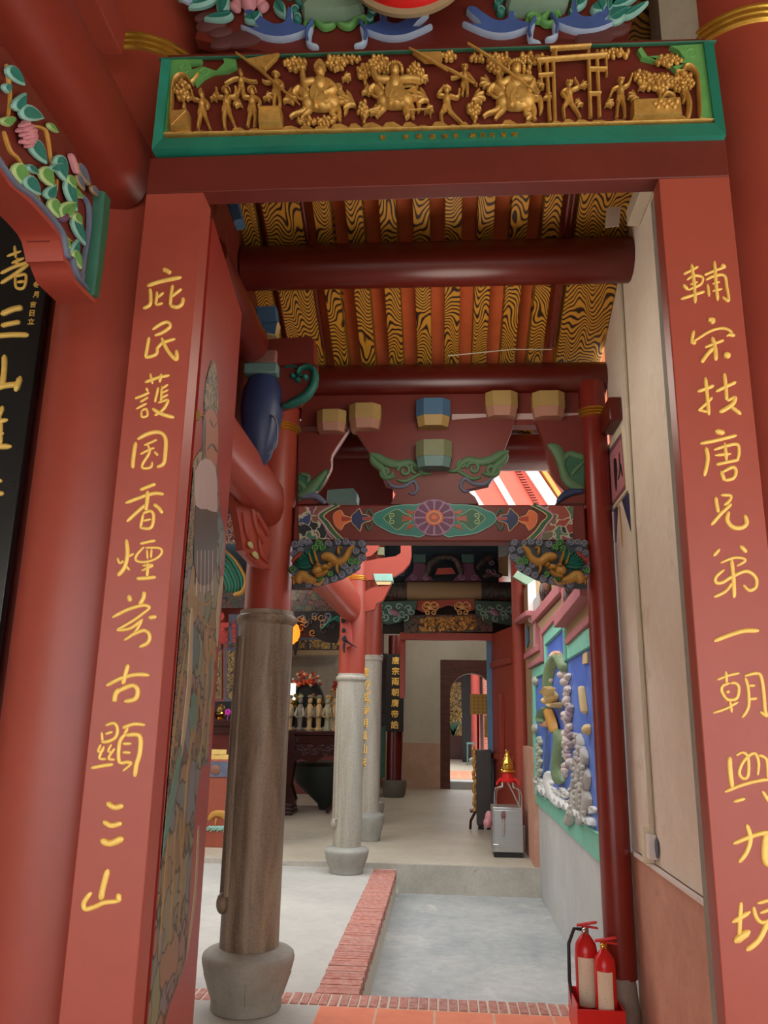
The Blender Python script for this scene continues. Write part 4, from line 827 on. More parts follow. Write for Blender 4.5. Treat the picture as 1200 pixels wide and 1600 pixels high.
# ---- stone columns
def stone_column(cx, cy, r, z0, zring, ztop, mat_s, label, rr=None, base_h=.31, strip=False, ringz=None, group=None):
    rr = rr or r*.98; t = thing('stone_column', label, 'column', (cx, cy, z0), group); b = z0
    m = MB(); h = base_h
    m.lathe([(r*1.13, b), (r*1.17, b+.02*h), (r*1.18, b+.16*h), (r*1.2, b+.2*h), (r*1.33, b+.40*h), (r*1.46, b+.60*h), (r*1.54, b+.76*h), (r*1.555, b+.83*h), (r*1.53, b+.89*h), (r*1.44, b+.93*h), (r*1.25, b+.95*h), (r*1.15, b+.97*h), (r*1.08, b+h), (r*1.0, b+h)], cx, cy, 40)
    for k in range(8):
        a = 2*math.pi*k/8 + .2; m.tube([(cx+r*1.20*math.cos(a), cy+r*1.20*math.sin(a), b+.22*h), (cx+r*1.445*math.cos(a), cy+r*1.445*math.sin(a), b+.58*h)], .006, 6)
    build('stone_base', m, BASEST if mat_s is GRANITE else BASEG, t)
    m = MB(); m.lathe([(r, b+h), (r, zring-.05), (r, zring)], cx, cy, 48); build('stone_shaft', m, mat_s, t)
    m = MB(); m.lathe([(r, zring-.005), (r*1.1, zring+.01), (r*1.14, zring+.03), (r*1.1, zring+.05), (r*1.0, zring+.06), (r*.99, zring+.085), (rr, zring+.085)], cx, cy, 48); build('stone_collar', m, mat_s, t)
    m = MB(); m.lathe([(rr, zring+.08), (rr, ztop)], cx, cy, 48); build('red_shaft', m, RED, t)
    if ringz:
        m = MB()
        for dz in (0, .02, .04): m.lathe([(rr, ringz+dz), (rr+.011, ringz+dz+.008), (rr+.011, ringz+dz+.012), (rr, ringz+dz+.019)], cx, cy, 48)
        build('gold_ring', m, GOLDR, t)
    if strip:   # raised border of the inscribed flat on the hidden side
        m = MB()
        for a in (200, 214, 226):
            c, s_ = math.cos(math.radians(a)), math.sin(math.radians(a)); rad = .018 if a != 214 else .011
            m.tube([(cx+r*c, cy+r*s_, b+h+.28), (cx+r*c, cy+r*s_, zring-.08)], rad, 8)
        c, s_ = math.cos(math.radians(213)), math.sin(math.radians(213)); m.ell((cx+r*1.02*c, cy+r*1.02*s_, b+h+.24), (.04, .04, .06)); build('inscribed_border', m, mat_s, t)
    return t
stone_column(-1.11, 5.0, .17, 0, 2.165, 3.62, GRANITE, 'big speckled brown stone column with a red upper shaft, nearest column inside the door', rr=.148, base_h=.32, strip=True, ringz=3.44)
stone_column(-1.045, 9.36, .158, -.05, 2.0, 4.6, GRANITE2, 'grey stone column with red top before the step at the far court edge', rr=.152, base_h=.27, strip=True, ringz=3.17)
# ---- right pillar
t = thing('wall_pillar', 'slim dark red pillar against the right wall beside the fire extinguishers', 'column', (1.0, 5.0, 0))
m = MB(); m.lathe([(.088, .235), (.088, 2.2), (.085, 3.56), (.085, 3.79)], .997, 5.0, 40); build('shaft', m, paint('pillar_red', (124, 40, 30), .28, .08, 3), t)
m = MB(); m.lathe([(.112, 0), (.122, .04), (.108, .20), (.10, .245), (.05, .246)], .968, 5.0, 32); build('stone_base', m, BASEST, t)
m = MB()
for dz in (0, .022, .044): m.lathe([(.086, 3.535+dz), (.102, 3.543+dz), (.102, 3.549+dz), (.086, 3.556+dz)], .997, 5.0, 40)
build('gold_ring', m, GOLDR, t)
a_, b_ = WX(968, 625, 1.1), WX(972, 658, 1.1); m = MB(); m.box(1.02, 1.098, 4.62, 4.90, b_.z, a_.z); build('beam_stub', m, DRED, t, bev=.01)
# ---- painted tie beam with the rosette
RB = YP(4.925)
tbm = thing('painted_beam', 'red tie beam painted with a purple rosette and green medallion, spanning the two front columns', 'beam', (0, 5.0, 2.69))
bx0_, bx1_ = -.955, .905; bzt, bzb = W(688, 788, 4.925).z, W(688, 843, 4.925).z
m = MB(); m.box(bx0_, bx1_, 4.93, 5.07, bzb-.012, bzt); build('beam', m, DREDM, tbm, bev=.012, seg=3)
xc_ = (W(678.5, 809, 4.925).x)
def orn(name, fn, mats, mir=True):
    mb = MB(); fn(mb)
    if mir: 
        mb2 = MB(); fn(mb2); mb2.xf(lambda p: Vector((2*xc_ - p.x, p.y, p.z))); build(name, mb2, mats, tbm, smooth=30)
    build(name, mb, mats, tbm, smooth=30)
e = .004
orn('corner_flower_field', lambda b: b.plate(RB, [(466,792),(524,790),(503,803),(502,813),(512,822),(526,843),(468,843)], e), FLORAL)
orn('green_chevron', lambda b: (b.stroke(RB, [(526,790),(506,800),(501,808),(510,817),(519,830),(531,843)], 4.5, .004, .004, 0, 4, (1, 1)), b.stroke(RB, [(519,790),(500,801),(497,809),(506,820),(512,832),(520,843)], 1.6, .004, .006, 1, 4, (1, 1))), [DGREEN, LILAC])
orn('chevron_outline', lambda b: (b.stroke(RB, [(531,790),(511,801),(506,808),(514,816),(523,829),(537,843)], .8, .003, .005, 0, 4, (1, 1)), b.stroke(RB, [(521.5,790),(502,801),(498,808),(506,818),(515,831),(526,843)], .8, .003, .006, 0, 4, (1, 1))), CREAM)
orn('orange_tulip', lambda b: b.plate(RB, [(520,806),(524,800),(533,797),(538,805),(548,808),(550,812),(546,816),(538,820),(533,829),(525,823),(521,816)], e, .8, 0, 1, smooth=2), [ORANGE, CREAM])
orn('orange_tulip_heart', lambda b: b.plate(RB, [(534,807),(548,809),(548,813),(534,815)], e, .5, 0, 0, .003), RED)
orn('blue_lotus_shape', lambda b: b.plate(RB, [(549,806),(555,800),(562,794),(566,803),(573,804),(580,809),(580,814),(572,816),(566,820),(563,831),(555,823),(549,816)], e, .9, 0, 1, smooth=2), [NAVY, CREAM])
orn('orange_tongue', lambda b: b.plate(RB, [(566,808),(582,808),(582,813),(566,813)], e, .6, 0, 1, .003), [RED, LILAC])
orn('green_sprig', lambda b: (b.stroke(RB, [(571,803),(576,796),(581,802),(583,806)], 1.5, .003, .002), b.stroke(RB, [(571,818),(576,828),(581,820),(583,815)], 1.5, .003, .002)), DGREEN)
orn('green_medallion', lambda b: b.plate(RB, [(582,811),(586,802),(598,797),(612,791),(630,788.5),(650,788.5),(664,789),(664,836),(645,838),(626,836),(612,833),(600,827),(588,820)], e, 1.2, 0, 1, smooth=2), [TEAL, TEALL])
orn('green_heart_leaf', lambda b: b.plate(RB, [(599,810),(606,803),(620,795),(632,802),(642,806),(642,815),(632,820),(621,829),(608,819)], e, .8, 0, 1, .003, smooth=2), [DGREEN, GREENL])
orn('heart_scroll', lambda b: (b.spiral(RB, 613, 806, 5, 1.3, 90, .8, 0, .006), b.spiral(RB, 613, 815, 5, 1.3, 270, .8, 0, .006, -1)), GREENL)
orn('orange_petal', lambda b: (b.plate(RB, [(627,806),(645,808),(645,813),(627,815),(629,810)], e, .5, 0, 1, .005), b.plate(RB, [(634,796),(650,800),(648,803),(638,804)], e, .5, 0, 1, .005), b.plate(RB, [(634,829),(648,823),(646,820),(638,819)], e, .5, 0, 1, .005)), [RED, OCHRE])
def disc_pts(r, n=40): return [(678.5 + r*math.cos(2*math.pi*i/n), 809 + r*.87*math.sin(2*math.pi*i/n)) for i in range(n)]
orn('rosette_disc', lambda b: b.plate(RB, disc_pts(33), .007, 1.2), LILAC, False)
for i in range(12):
    a0 = 2*math.pi*(i+.13)/12; a1 = 2*math.pi*(i+.87)/12; R1, R0 = 30.5, 14.5
    mb = MB(); mb.plate(RB, [(678.5+R*math.cos(a), 809+.87*R*math.sin(a)) for R, a in ((R0,a0*.5+a1*.5-.16),(R1-1.5,a0),(R1,(a0*2+a1)/3),(R1,(a0+a1*2)/3),(R1-1.5,a1),(R0,a0*.5+a1*.5+.16))], .003, .5, 0, 0, .007); build('rosette_petal', mb, PLUM, tbm, smooth=30)
for nm, r, mt, d in (('rosette_ring', 14, ORANGE, .007), ('rosette_inner_ring', 10.5, CREAM, .008), ('rosette_centre', 9.2, RED, .010), ('rosette_eye', 4.5, ORANGE, .0115)):
    orn(nm, lambda b: b.plate(RB, disc_pts(r, 28), .003, .4, 0, 0, d), mt, False)
# ---- dragon brackets under the beam
CLOUDL = paint('cloud_grey_paint', (128, 132, 142), .6, .15, 12)
DRG = paint('dragon_ochre', (176, 132, 62), .5, .2, 14)
def dragon_bracket(px, label, mirror_):
    P = YP(4.93); t = thing('dragon_bracket', label, 'bracket', (W(px(515), 880, 4.95).x, 4.95, 2.45), 'gold dragon brackets')
    X = lambda pts: [(px(a), b) for a, b in pts]
    f = -1 if mirror_ else 1
    m = MB(); m.plate(P, X([(457,847),(572,845),(570,868),(556,892),(532,905),(508,912),(482,918),(457,920)]), .012, 1, 0, 0, back=.04); build('carved_ground', m, paint('bracket_ground', (60, 66, 70), .7, .25, 14), t) if not mirror_ else build('carved_ground', m, MATS['bracket_ground'], t)
    random.seed(5)
    sp = [(462,851,6),(472,849,6),(482,848,6),(514,851,6),(528,849,6),(540,848,6),(550,850,5),(565,850,6),(569,860,5),(566,872,6),(556,886,7),(545,893,7),(534,899,6),(522,905,6),(538,884,7),(461,866,6),(460,890,7),(463,902,6),(496,912,6),(482,913,6),(508,908,6),(556,862,6),(560,876,5),(470,860,5)]
    m = MB()
    for i, (a, b, r) in enumerate(sp): m = MB(); m.blob(P, px(a), b, r*1.15, r, .018, 0, .012); m.spiral(P, px(a), b, r*.9, 1.4, i*50, 1.5, 1, .024, f, .012); build('slate_cloud', m, [SLATE, CLOUDL], t)
    m = MB()
    for i, (a, b, r) in enumerate([(499,850,7),(506,857,6),(494,858,6),(458,892,6),(549,878,7),(558,879,5),(503,905,6),(518,898,5)]): m = MB(); m.blob(P, px(a), b, r*1.1, r, .026, 0, .012); m.spiral(P, px(a), b, r*.9, 1.4, i*70, 1.4, 1, .03, f, .012); build('green_cloud', m, [DGREEN, GREEN], t)
    m = MB(); m.stroke(P, X([(466,912),(472,900),(484,906),(496,908)]), [6, 9, 8, 4], .05, .015); m.stroke(P, X([(503,872),(516,872),(528,880),(540,874),(546,862),(554,855)]), [7, 8, 7, 5.5, 4.5, 3], .055, .018)
    m.blob(P, px(498), 893, 10, 9, .075, 0, .018); m.blob(P, px(510), 888, 9, 5, .07, -10*f, .02); m.blob(P, px(517), 885, 4, 3.5, .085, 0, .02); m.blob(P, px(500), 886, 4, 3, .095, 0, .03)
    m.stroke(P, X([(494,902),(504,900),(514,893)]), [3, 3, 2], .06, .02); m.stroke(P, X([(490,884),(487,874),(484,866)]), [2.4, 2, 1.2], .05, .03); m.stroke(P, X([(498,882),(494,870),(493,862)]), [2.4, 2, 1.2], .05, .03)
    m.stroke(P, X([(530,878),(527,890),(530,898)]), [3, 2.5, 1.2], .04, .025); m.stroke(P, X([(530,868),(530,858),(536,858)]), [2.6, 2.4, 1.5], .04, .025); m.stroke(P, X([(468,908),(462,904),(456,904)]), [3, 2, 1.2], .04, .02); m.stroke(P, X([(462,906),(460,914)]), [2, 1.2], .04, .02); m.stroke(P, X([(490,912),(500,914),(508,906)]), [3, 2, 1], .04, .025)
    build('gold_dragon', m, DRG, t)
    m = MB()
    for k in range(9):
        a = math.radians(150 + k*16); m.stroke(P, X([(494+6*math.cos(a), 884+6*math.sin(a)), (488+16*math.cos(a), 882+14*math.sin(a)), (486+23*math.cos(a+.15), 880+19*math.sin(a+.15))]), [2.2, 2.4, 1], .05, .02)
    build('teal_mane', m, TEAL, t)
    m = MB(); m.stroke(P, X([(458,880),(468,871),(476,865)]), [4, 4.6, 4], .05, .02); build('red_scroll', m, RED, t)
    return t
dragon_bracket(lambda x: x, 'painted gold dragon bracket against the big brown stone column', False)
dragon_bracket(lambda x: 917 - (x-457)*1.05, 'painted gold dragon bracket against the slim right pillar', True)
# ---- bracket boards between beam and purlin
BRD = YP(4.96)
def oct_block(t, px, py0, py1, pw, mats, Y=4.95):
    a, b = W(px-pw/2, (py0+py1)/2, Y), W(px+pw/2, (py0+py1)/2, Y); hw = (b.x-a.x)/2; cx = (a.x+b.x)/2; z1, z0 = W(px, py0, Y).z, W(px, py1, Y).z; zm = z0 + (z1-z0)*.38
    oc = lambda k: [(hw*k, hw*.45*k), (hw*.55*k, hw*.85*k), (-hw*.55*k, hw*.85*k), (-hw*k, hw*.45*k), (-hw*k, -hw*.45*k), (-hw*.55*k, -hw*.85*k), (hw*.55*k, -hw*.85*k), (hw*k, -hw*.45*k)]
    m = MB(); m.prism([(cx+x, Y+y, zm) for x, y in oc(1)], [(cx+x, Y+y, z1) for x, y in oc(1)]); o = build('bracket_block', m, mats[0], t, smooth=0)
    m = MB(); m.prism([(cx+x, Y+y, z0) for x, y in oc(.86)], [(cx+x, Y+y, zm) for x, y in oc(.97)]); build('block_foot', m, mats[1], o, smooth=0)
KHA = paint('khaki_paint', (156, 128, 74), .6, .08, 6); KPI = paint('khaki_pink_paint', (158, 112, 92), .6, .08, 6); SBL = paint('steel_blue_paint', (62, 96, 124), .55, .1, 5); OLG = paint('olive_grey_paint', (110, 114, 82), .6, .1, 6); GBL = paint('grey_teal_paint', (94, 124, 118), .6, .1, 6)
gt = thing('bracket_board', 'central scrolled red bracket board with green openwork, under five octagonal blocks', 'bracket', (0, 4.97, 2.97))
m = MB(); m.plate(BRD, [(552,668),(808,648),(800,672),(789,700),(776,740),(764,757),(728,765),(742,776),(748,787),(610,788),(618,772),(612,760),(602,757),(594,738),(582,715)], .0, 0, 0, back=.07); build('board', m, DREDM, gt, smooth=30)
for f in (0, 1):
    X = (lambda p: p) if f == 0 else (lambda p: [(1372 - a*1.0 - 0, b - (a-676)*-.0 - 4) for a, b in p])
    def sp(mb, x, y, *a):
        if f: x, y = 1372 - x, y - 4
        mb.spiral(BRD, x, y, *a)
    m = MB(); m.stroke(BRD, X([(578,709),(590,714),(604,722),(622,726),(640,723),(652,730),(660,740),(674,740)]), [3, 6.5, 7, 6, 5, 4, 2], .02, .002); m.stroke(BRD, X([(580,712),(584,722),(596,732),(604,746),(620,744)]), [3, 5.5, 6, 4.5, 2], .02, .002)
    sp(m, 603, 738, 11, 1.2, 0, 4, 0, .006); sp(m, 632, 736, 11, 1.2, 180, 3.6, 0, .006); sp(m, 650, 731, 9, 1.2, 90, 3, 0, .008); m.stroke(BRD, X([(620,750),(634,752),(650,744),(662,738)]), [2, 3, 3, 2], .012, .004)
    build('green_scroll', m, GBL if False else SAGE if False else paint('scroll_green', (78, 112, 76), .6, .15, 8) if f == 0 else MATS['scroll_green'], gt)
    m = MB(); m.stroke(BRD, X([(604,750),(614,760),(632,760),(646,752),(652,764),(646,772),(638,770)]), [2, 3, 3, 3, 3, 2.4, 1.6], .012, .002); build('slate_scroll', m, SLATE, gt)
oct_block(gt, 571, 637, 674, 49, (KHA, KPI)); oct_block(gt, 677, 630, 671, 53, (SBL, KHA)); oct_block(gt, 783, 618, 655, 50, (KHA, KPI)); oct_block(gt, 678, 694, 734, 56, (OLG, GBL), 4.93)
gl_ = thing('bracket_board', 'red bracket board with green scrolls springing from the brown stone column', 'bracket', (-.85, 4.97, 2.97))
m = MB(); m.plate(BRD, [(466,676),(545,670),(534,688),(519,711),(518,730),(508,752),(492,772),(512,786),(466,788)], .0, 0, 0, back=.06); build('board', m, DREDM, gl_, smooth=30)
m = MB(); m.stroke(BRD, [(542,676),(519,711),(518,730),(509,748),(492,771)], 1.6, .01, -.006, 0, 3, (1, 1)); build('pale_edge', m, paint('pale_pink_edge', (196, 160, 156), .6, .08, 5), gl_)
m = MB(); m.plate(BRD, [(466,742),(480,738),(486,752),(510,732),(516,738),(500,766),(466,784)], .004, 1); build('green_leaf_ground', m, DGREEN, gl_); m = MB(); m.stroke(BRD, [(466,775),(480,770),(496,752),(510,736)], [6, 9, 7, 3], .02, .002); m.stroke(BRD, [(470,740),(482,745),(480,755)], [2, 4, 2], .014, .002); m.stroke(BRD, [(466,752),(474,760),(476,772)], [3, 4, 3], .014, .002); build('green_scroll', m, MATS['scroll_green'], gl_)
m = MB(); m.stroke(BRD, [(468,778),(488,774),(500,780),(508,787)], [3, 6, 5, 3], .018, .004); build('slate_scroll', m, SLATE, gl_)
oct_block(gl_, 519, 646, 678, 45, (KHA, KPI))
gr_ = thing('bracket_board', 'red bracket board with green scrolls springing from the slim right pillar', 'bracket', (.85, 4.97, 2.97))
m = MB(); m.plate(BRD, [(836,655),(906,648),(914,660),(914,786),(868,787),(880,772),(886,766),(872,752),(862,738),(856,718),(853,696)], .0, 0, 0, back=.06); build('board', m, DREDM, gr_, smooth=30)
m = MB(); m.plate(BRD, [(855,694),(868,698),(880,718),(888,708),(902,708),(913,712),(913,764),(898,764),(886,756),(876,740),(870,722)], .006, 1); build('green_leaf_ground', m, DGREEN, gr_); m = MB(); m.stroke(BRD, [(856,696),(868,702),(876,716),(878,730),(886,750),(900,760),(912,762)], [4, 9, 9, 6, 8, 8, 5], .022, .002); m.stroke(BRD, [(880,722),(888,710),(902,712),(912,716)], [3, 5, 5, 5], .016, .002); m.stroke(BRD, [(912,722),(898,736),(894,744)], [3, 4, 2], .014, .002); build('green_scroll', m, MATS['scroll_green'], gr_)
m = MB(); m.stroke(BRD, [(870,786),(882,774),(898,768),(912,768)], [3, 6, 6, 4], .018, .004); build('slate_scroll', m, NAVY, gr_)
oct_block(gr_, 856, 618, 656, 50, (KHA, KPI))
# eave-side board that carries the purlin
m = MB(); a = W(470, 665, 4.93); m.box(-.95, .91, 4.99, 5.09, 3.50, p2z-.12); o = build('purlin_board', m, DREDM, bev=.004); tag(o, 'plain red board under the second roof beam, resting on the octagonal blocks', 'board'); pbo = o; m = MB(); m.box(W(706,650,4.98).x, .90, 4.975, 4.989, W(760,656,4.98).z, W(760,647,4.98).z); build('pale_edge', m, paint('pale_lilac_edge', (176, 150, 146), .6, .08, 5), pbo)
m = MB(); m.plate(YP(5.3), [(512,766),(552,763),(559,772),(558,786),(510,787)], .02, 1, 0, 0, back=.12); build('teal_block', m, GBL, gl_, smooth=0)
# ---- left side of the bay: beam, vase post, bracket arms
m = MB(); bz = .5*(W(447, 740, 4.8).z + W(447, 795, 4.8).z)
pr = [(.095*math.copysign(abs(math.cos(a))**.8, math.cos(a)), .155*math.copysign(abs(math.sin(a))**.8, math.sin(a))) for a in [2*math.pi*i/24 for i in range(24)]]
m.prism([(-1.10+a, 3.32, 2.93+b) for a, b in pr], [(-1.10+a, 4.85, 2.93+b) for a, b in pr]); o = build('side_tie_beam', m, RED, smooth=50); tag(o, 'red rounded tie beam running from behind the door leaf to the brown stone column', 'beam')
v = thing('vase_post', 'dark blue vase-shaped roof post sitting on the side tie beam', 'post', (-1.09, 4.3, 3.09))
vy = 4.25; vx = W(408, 660, vy).x; zz = lambda py: W(408, py, vy).z; rx = lambda pw: (W(408+pw, 660, vy).x - vx)
m = MB(); m.lathe([(rx(8), zz(728)), (rx(18), zz(715)), (rx(28), zz(680)), (rx(33), zz(640)), (rx(31), zz(612)), (rx(24), zz(596)), (rx(22), zz(592))], vx, vy, 32); build('vase_body', m, NAVY, v)
m = MB(); Pv = YP(vy - .10); m.stroke(Pv, [(420,646),(430,654),(433,675),(430,696),(418,708)], [1.2, 1.6, 1.6, 1.4, 1], .012, -.012); build('vase_handle', m, SLATE, v)
m = MB(); h_ = rx(26); m.box(vx-h_, vx+h_, vy-h_, vy+h_, zz(593), zz(577)); build('teal_collar', m, GBL, v, bev=.008)
m = MB(); h_ = rx(23); m.box(vx-h_, vx+h_, vy-h_, vy+h_, zz(577), zz(556)); build('pink_block', m, paint('dusty_pink_paint', (132, 86, 78), .6, .1, 8), v, bev=.01)
ba = thing('roof_bracket', 'dark red bracket arm with a teal scroll above the blue vase post', 'bracket', (-1.0, 4.3, 3.5))
PB = YP(vy - .02)
m = MB(); m.plate(PB, [(384,534),(486,528),(493,535),(493,570),(440,573),(384,580)], .03, 1.5, 0, 0, back=.06); build('arm', m, DREDM, ba, smooth=30)
m = MB(); m.plate(PB, [(432,574),(496,570),(496,600),(470,632),(436,640)], .0, 0, 0, back=.04); build('scroll_board', m, DREDM, ba, smooth=30)
m = MB(); m.stroke(PB, [(440,637),(456,631),(478,619),(490,600),(491,582),(482,574),(470,577),(466,586),(474,588)], [3, 6.5, 7.5, 7, 6, 5, 4, 4, 2], .035, .0)
for q_ in ((458,588),(466,594),(478,590)): m.blob(PB, q_[0], q_[1], 5, 5, .03, 0, 0); m.stroke(PB, [(444,575),(458,572),(468,580)], [1, 2, 2], .02, 0); build('teal_scroll', m, TEAL, ba)
m = MB(); hx = .05; m.tube([(-1.10, 3.2, W(360, 510, 3.9).z), (-1.10, 4.12, W(360, 510, 3.9).z)], .11, 24); o = build('upper_side_beam', m, DRED, smooth=50); tag(o, 'dark red upper side beam with a rounded end above the door leaf', 'beam')
m = MB(); m.plate(YP(4.3), [(400,482),(432,480),(434,505),(404,506)], .03, 1.5, 0, 0, back=.06); m.plate(YP(4.3), [(406,507),(436,505),(432,526),(418,524)], .02, 1.5, 0, 1, back=.05); o = build('painted_bracket_block', m, [SBL, CREAM], smooth=30); tag(o, 'small blue and cream bracket block between the two roof beams on the left', 'block')
m = MB(); m.plate(YP(3.6), [(352,312),(372,312),(380,346),(366,350)], .02, 1.5, 0, 0, back=.06); o = build('painted_bracket_tip', m, SBL, smooth=30); tag(o, 'grey blue bracket tip at the top left corner of the doorway', 'bracket')
PS = Plane((-1.02, 4.6, 0), (.9, -.45, 0))
cb = thing('carved_side_bracket', 'thin red carved bracket under the side tie beam, beside the brown stone column', 'bracket', (-1.02, 4.65, 2.5))
m = MB(); m.plate(PS, [(364,770),(394,776),(404,800),(420,828),(424,850),(416,874),(424,890),(402,884),(380,860),(374,820)], .0, .8, 0, 0, back=.05); build('board', m, RED, cb, smooth=30)
m = MB()
for a in ([(384,770),(392,790),(396,812),(402,834),(410,850)], [(378,800),(384,830),(390,850)], [(396,800),(410,822),(418,838)], [(384,866),(398,880),(412,890)], [(402,840),(408,868),(420,880)]): m.stroke(PS, a, [1.6, 3, 1.4], .02, 0)
build('carved_sprig', m, RED, cb)
m = MB(); m.leaf(PS, 384, 782, 8, 3.5, 60, .012, .012); m.leaf(PS, 396, 868, 7, 3.5, 55, .012, .012); m.leaf(PS, 388, 852, 6, 3, 60, .012, .012); build('pale_leaf', m, [GREENL, CREAM], cb)
# ---- pipe, box and painting on the right wall
pp = thing('conduit_pipe', 'beige plastic pipe running down the white wall to a junction box', 'pipe', (1.08, 4.5, .9))
pts = [WX(968, 425, 1.085), WX(978, 560, 1.085), WX(984, 760, 1.085), WX(998, 960, 1.085), WX(1010, 1150, 1.085), WX(1017, 1300, 1.085)]
py_ = pts[3].y
m = MB(); m.tube([(1.085, py_ - .05, pts[0].z), (1.085, py_, 2.6), (1.085, py_, WX(1017, 1302, 1.085).z)], .0135, 12); build('pipe', m, PVC, pp)
for k in (.12, 1.0, 1.9):
    m = MB(); m.tube([(1.085, py_, .98+k), (1.085, py_, 1.03+k)], .0165, 12); build('pipe_joint', m, PVC, pp)
jz = WX(1017, 1302, 1.085).z
m = MB(); m.box(1.055, 1.098, py_-.03, py_+.03, jz-.12, jz); build('junction_box', m, WHITE, pp, bev=.006)
m = MB(); m.box(1.045, 1.098, py_+.035, py_+.085, jz-.15, jz+.03); build('cover_plate', m, LABEL, pp, bev=.005)
m = MB(); m.ell((1.09, py_-.05, jz-.06), (.006, .03, .05)); build('patch', m, SLATE, pp)
wp = thing('wall_painting', 'small pink painting with blue triangles under it on the white wall, beside the slim pillar', 'painting', (1.095, 4.75, 2.5))
XW = XP(1.1)
def xquad(mb, pts, t): mb.plate(XW, pts, t)
m = MB(); xquad(m, [(949,702),(974,664),(983,766),(958,800)], .012); build('painting_border', m, LABEL, wp, smooth=0)
m = MB(); xquad(m, [(953,706),(974,676),(981,764),(959,792)], .014); build('grey_mat', m, paint('mauve_mat', (128, 84, 96), .7, .1, 8), wp, smooth=0)
m = MB(); xquad(m, [(956,712),(974,686),(980,758),(961,786)], .016); build('pink_field', m, PINK, wp, smooth=0)
m = MB(); m.stroke(XW, [(965,716),(966,735),(967,768)], [2.2, 3, .8], .004, .016); m.stroke(XW, [(972,706),(973,735),(970,750)], [.8, 1, .8], .004, .016); m.stroke(XW, [(974,724),(977,745)], [.8, 1], .004, .016); build('dark_brushwork', m, BLACKM, wp)
for tri in ([(960,798),(966,792),(963,848)], [(973,782),(983,768),(987,830)]):
    m = MB(); xquad(m, tri, .006); build('blue_triangle', m, NAVY, wp, smooth=0)
m = MB(); m.stroke(XW, [(968,790),(971,820),(973,856)], [1.4, 1, .6], .003, .001); build('rust_streak', m, OCHRE, wp)
# ---- fire extinguishers in their box
def extinguisher(cx, cy, z0, s, label, hose=True):
    t = thing('fire_extinguisher', label, 'fire extinguisher', (cx, cy, z0), 'fire extinguishers by the pillar'); r = .062*s
    m = MB(); m.lathe([(r*.9, z0), (r, z0+.015), (r, z0+.36*s), (r*.9, z0+.40*s), (r*.55, z0+.43*s), (r*.3, z0+.45*s)], cx, cy, 28); build('cylinder', m, FIRE, t)
    m = MB(); m.lathe([(r*.32, z0+.445*s), (r*.32, z0+.48*s), (r*.2, z0+.485*s)], cx, cy, 16); m.ell((cx-.01, cy-r*.5, z0+.468*s), (.016, .012, .016)); build('valve', m, BRASS if s < .97 else STEELB, t)
    m = MB(); m.obox((cx+.01, cy, z0+.50*s), (.055, -.01, .012), (0, .012, 0), (0, 0, .006)); m.obox((cx+.02, cy, z0+.485*s), (.05, -.01, -.004), (0, .012, 0), (0, 0, .005)); build('lever', m, FIRE, t, bev=.003)
    if hose: m = MB(); m.tube([(cx-.02, cy, z0+.47*s), (cx-r*1.0, cy-.01, z0+.475*s), (cx-r*1.55, cy-.02, z0+.40*s), (cx-r*1.62, cy-.03, z0+.22*s), (cx-r*1.35, cy-.04, z0+.08*s), (cx-r*1.25, cy-.04, z0+.03)], .0095, 10); build('hose', m, RUBBER, t)
    m = MB(); a0 = math.radians(215); a1 = math.radians(300); n = 10
    pr_ = [(cx+(r+.001)*math.cos(a0+(a1-a0)*i/n), cy+(r+.001)*math.sin(a0+(a1-a0)*i/n)) for i in range(n+1)]
    m.add([(x, y, z) for z in (z0+.10*s, z0+.34*s) for x, y in pr_], [(i, i+1, n+2+i, n+1+i) for i in range(n)]); lb = build('label', m, LABEL, t)
    m = MB(); k = lambda i, z: (cx+(r+.0015)*math.cos(a0+(a1-a0)*i/n), cy+(r+.0015)*math.sin(a0+(a1-a0)*i/n), z0+z*s)
    for z, i0, i1 in ((.325,1,9),(.31,1,6),(.295,1,8),(.28,1,7),(.26,1,9),(.20,1,5),(.185,1,6),(.17,1,5),(.15,1,8)): m.add([k(i0, z), k(i1, z), k(i1, z+.004), k(i0, z+.004)], [(0,1,2,3)])
    build('label_lines', m, NAVY if s < .97 else BLACKM, lb)
    return t
extinguisher(.80, 4.95, .012, 1.0, 'red fire extinguisher with a black hose and white label, left one in the red box')
extinguisher(.872, 4.80, .012, .92, 'red fire extinguisher in front, half hidden by the slim red pillar', False)
bx = thing('extinguisher_box', 'open red metal box on the tiles holding the two fire extinguishers', 'box', (.83, 4.87, 0))
def wallpiece(x0, x1, y0, y1, z0, z1, nm='side'):
    m = MB(); m.box(x0, x1, y0, y1, z0, z1); return build(nm, m, FIRE, bx, bev=.002)
wallpiece(.705, .945, 4.715, 4.722, .003, .155, 'front_panel'); wallpiece(.705, .712, 4.722, 5.03, .003, .175); wallpiece(.945, .952, 4.715, 4.88, .003, .155); wallpiece(.712, .93, 5.02, 5.027, .003, .175, 'back_panel'); wallpiece(.712, .945, 4.722, 4.88, .003, .010, 'floor_plate')
